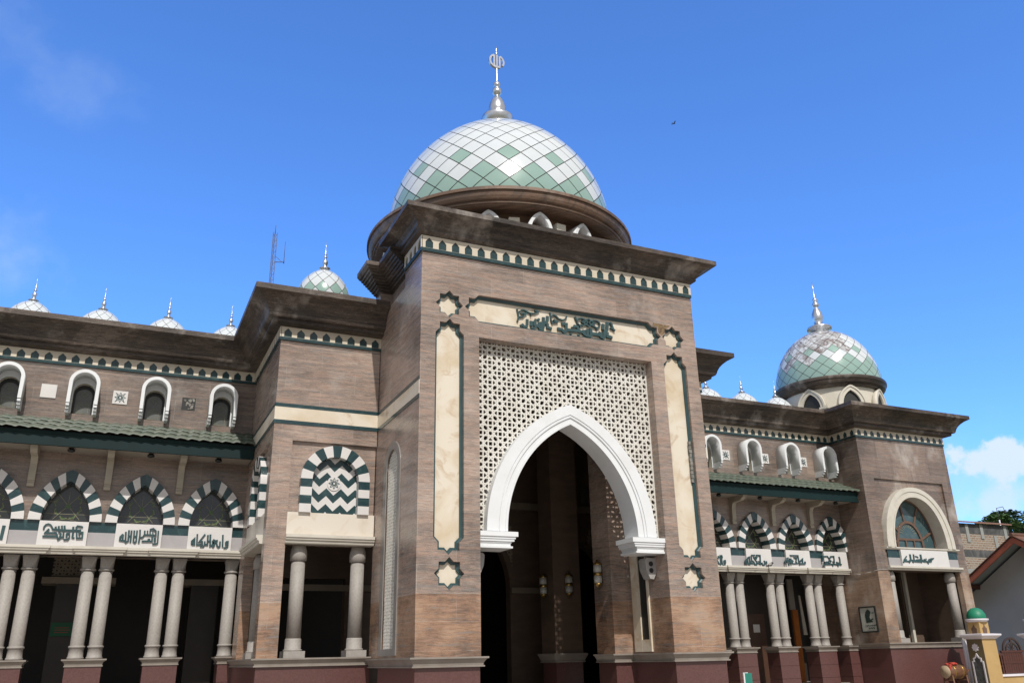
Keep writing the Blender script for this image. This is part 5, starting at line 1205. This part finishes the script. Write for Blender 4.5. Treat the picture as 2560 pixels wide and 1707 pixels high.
m = MB(); m.box(bx0, bx1, BY-.01, BY+7, 9.95, 10.72); m.box(bx0, bx1, BY, BY+7, 8.2, 8.75); m.build('parapet', 'cement', t)
for x, z0, z1 in ((58.6, 9.3, 10.7), (60.2, 9.6, 10.7), (61.6, 8.0, 9.9), (62.85, 9.2, 10.7)):
    m = MB(); m.box(x-.16, x+.16, BY-.06, BY-.005, z0, z1); m.build('concrete_post', 'cement_light', t)
m = MB()
for i in range(48): m.prism([(BY-.3, 10.72), (BY-.28, 10.82), (BY+.6, 11.02), (BY+.6, 10.9)], LEFT(bx0 + .28*i), 0, .262)
m.build('tile_coping', 'terracotta', t)
# street lamp
t = thing('street_lamp', (62.7, 47.2, 0), 'thin white lamp pole with bent arm rising behind the brick building', 'street lamp')
k = 47.2/45
m = MB(); m.tube((62.7*k-1.9+.0, 47.2, 0), (65.55, 47.2, 11.35), .07, 8) if False else m.tube((65.58, 47.2, 0), (65.58, 47.2, 11.6), .05, 8); m.build('pole', 'trim_white', t)
m = MB(); m.tube((65.58, 47.2, 11.6), (65.52, 47.2, 12.55), .025, 8); m.tube((65.52, 47.2, 12.55), (66.35, 47.2, 12.72), .022, 8); m.tube((66.35, 47.2, 12.72), (66.48, 47.2, 12.35), .022, 8); m.tube((66.46, 47.2, 12.36), (66.5, 47.2, 12.2), .04, 8); m.build('bent_arm', 'iron', t)
# lattice mast
M['mast'] = plain('galvanised_mast_steel', (.13, .12, .125), (.09, .085, .09), 1.5, .6, .2)
t = thing('lattice_mast', (9.36, 70, 0), 'slender lattice radio mast rising behind the left wing', 'mast')
mx, my, H = 9.36, 70, 38.4
m = MB(); cs = [(mx + .20*math.cos(a), my + .20*math.sin(a)) for a in (R(-30), R(90), R(210))]
for x, y in cs: m.tube((x, y, 0), (x, y, H-.6), .026, 6)
z = 20
while z < H-1:
    for i in range(3):
        a, b = cs[i], cs[(i+1) % 3]; m.tube((*a, z), (*b, z+.55), .012, 4); m.tube((*a, z+.55), (*b, z+.55), .010, 4)
    z += .55
m.tube((mx, my, H-.7), (mx, my, H+.15), .03, 6); m.build('lattice_shaft', 'mast', t)
m = MB(); ax = mx + .95; m.tube((mx+.15, my, 34.95), (ax, my, 35.08), .035, 6); m.tube((ax, my, 34.95), (ax, my, 35.5), .04, 6); m.tube((mx+.15, my, 35.55), (mx+.75, my, 35.1), .02, 5); m.tube((ax, my, 35.5), (ax, my, 37.15), .022, 6); m.build('side_antenna', 'mast', t)

# ------------------------------------------------------------------ trees
def leafmat(name, a, b2): 
    m, T, b = new_mat(name); n = T.noise(ocoord(T), .9, 3, .6)
    setp(T, b, T.mix(T.ramp(n, [(.35, 0.), (.65, 1.)]), a, b2), .6, 0, .3); return m
M['leaf'] = leafmat('dark_green_leaves', (.022, .05, .016), (.05, .10, .028)); M['leaf2'] = leafmat('fresh_green_leaves', (.03, .075, .02), (.075, .14, .035)); M['bark'] = plain('grey_brown_bark', (.09, .07, .05), (.05, .04, .03), 3, .9)
def tree(x, y, z_top, clumps, n, lm, label, leaf=.42):
    """clumps: (dx, dy, z, rx, rz) flat sprays of foliage carried by limbs"""
    t = thing('leafy_tree', (x, y, 0), label, 'tree', 'trees behind the brick building'); rnd = random.Random(int(x*10))
    m = MB(); zb = min(c[2] for c in clumps) - 3
    m.tube((x, y, 0), (x+.1, y, zb), .42, 10, 0, .26)
    for dx, dy, z, rx, rz in clumps: m.tube((x+.1, y, zb), (x+dx*.6, y+dy*.6, zb + (z-zb)*.65), .17, 7, 0, .1); m.tube((x+dx*.6, y+dy*.6, zb + (z-zb)*.65), (x+dx, y+dy, z), .1, 6, 0, .03)
    m.build('trunk', 'bark', t)
    m = MB(); tot = sum(c[3]**2 for c in clumps)
    for dx, dy, z, rx, rz in clumps:
        for _ in range(int(n*rx*rx/tot)):
            a = rnd.uniform(0, 2*math.pi); q = rnd.random()**.45; ph = rnd.uniform(-1, 1)
            c = Vector((x+dx + rx*q*math.cos(a), y+dy + rx*q*math.sin(a), z + rz*ph*math.sqrt(max(0, 1-q*q*.85)) + rnd.uniform(-.1, .1)))
            rt = Matrix.Rotation(rnd.uniform(0, 6.3), 3, 'Z') @ Matrix.Rotation(rnd.uniform(-.7, .7), 3, 'X') @ Matrix.Rotation(rnd.uniform(-.6, .6), 3, 'Y')
            l = leaf*rnd.uniform(.6, 1.3); w_ = l*.42
            m.add([c + rt @ Vector(p) for p in ((-l/2, 0, 0), (0, -w_/2, .04), (l/2, 0, 0), (0, w_/2, .04))], [(0, 1, 2, 3)])
    m.build('crown', lm, t)
tree(76.2, 55, 14, [(0, 0, 13.3, 1.0, .5), (-1.6, .5, 12.7, .8, .35), (.9, -.5, 12.8, .9, .5)], 900, 'leaf2', 'small bright green tree top just above the tiled brick wall')
tree(80.6, 57, 15, [(0, 0, 13.9, 2.3, .55), (-2.3, .3, 13.3, 1.3, .35), (2.4, .2, 13.2, 1.8, .5), (.6, -.4, 12.6, 2.6, .6), (-.6, 0, 14.3, 1.2, .3), (3.4, 0, 12.3, 2, .7)], 3200, 'leaf', 'broad dark tree with flat tiers of foliage beside the lamp pole')
tree(86.5, 58, 15, [(0, 0, 13.3, 2.4, .6), (-2, .4, 12.2, 2.2, .6), (1.5, 0, 13.9, 1.5, .4)], 1800, 'leaf', 'dark tree at the right edge behind the grey house roof')
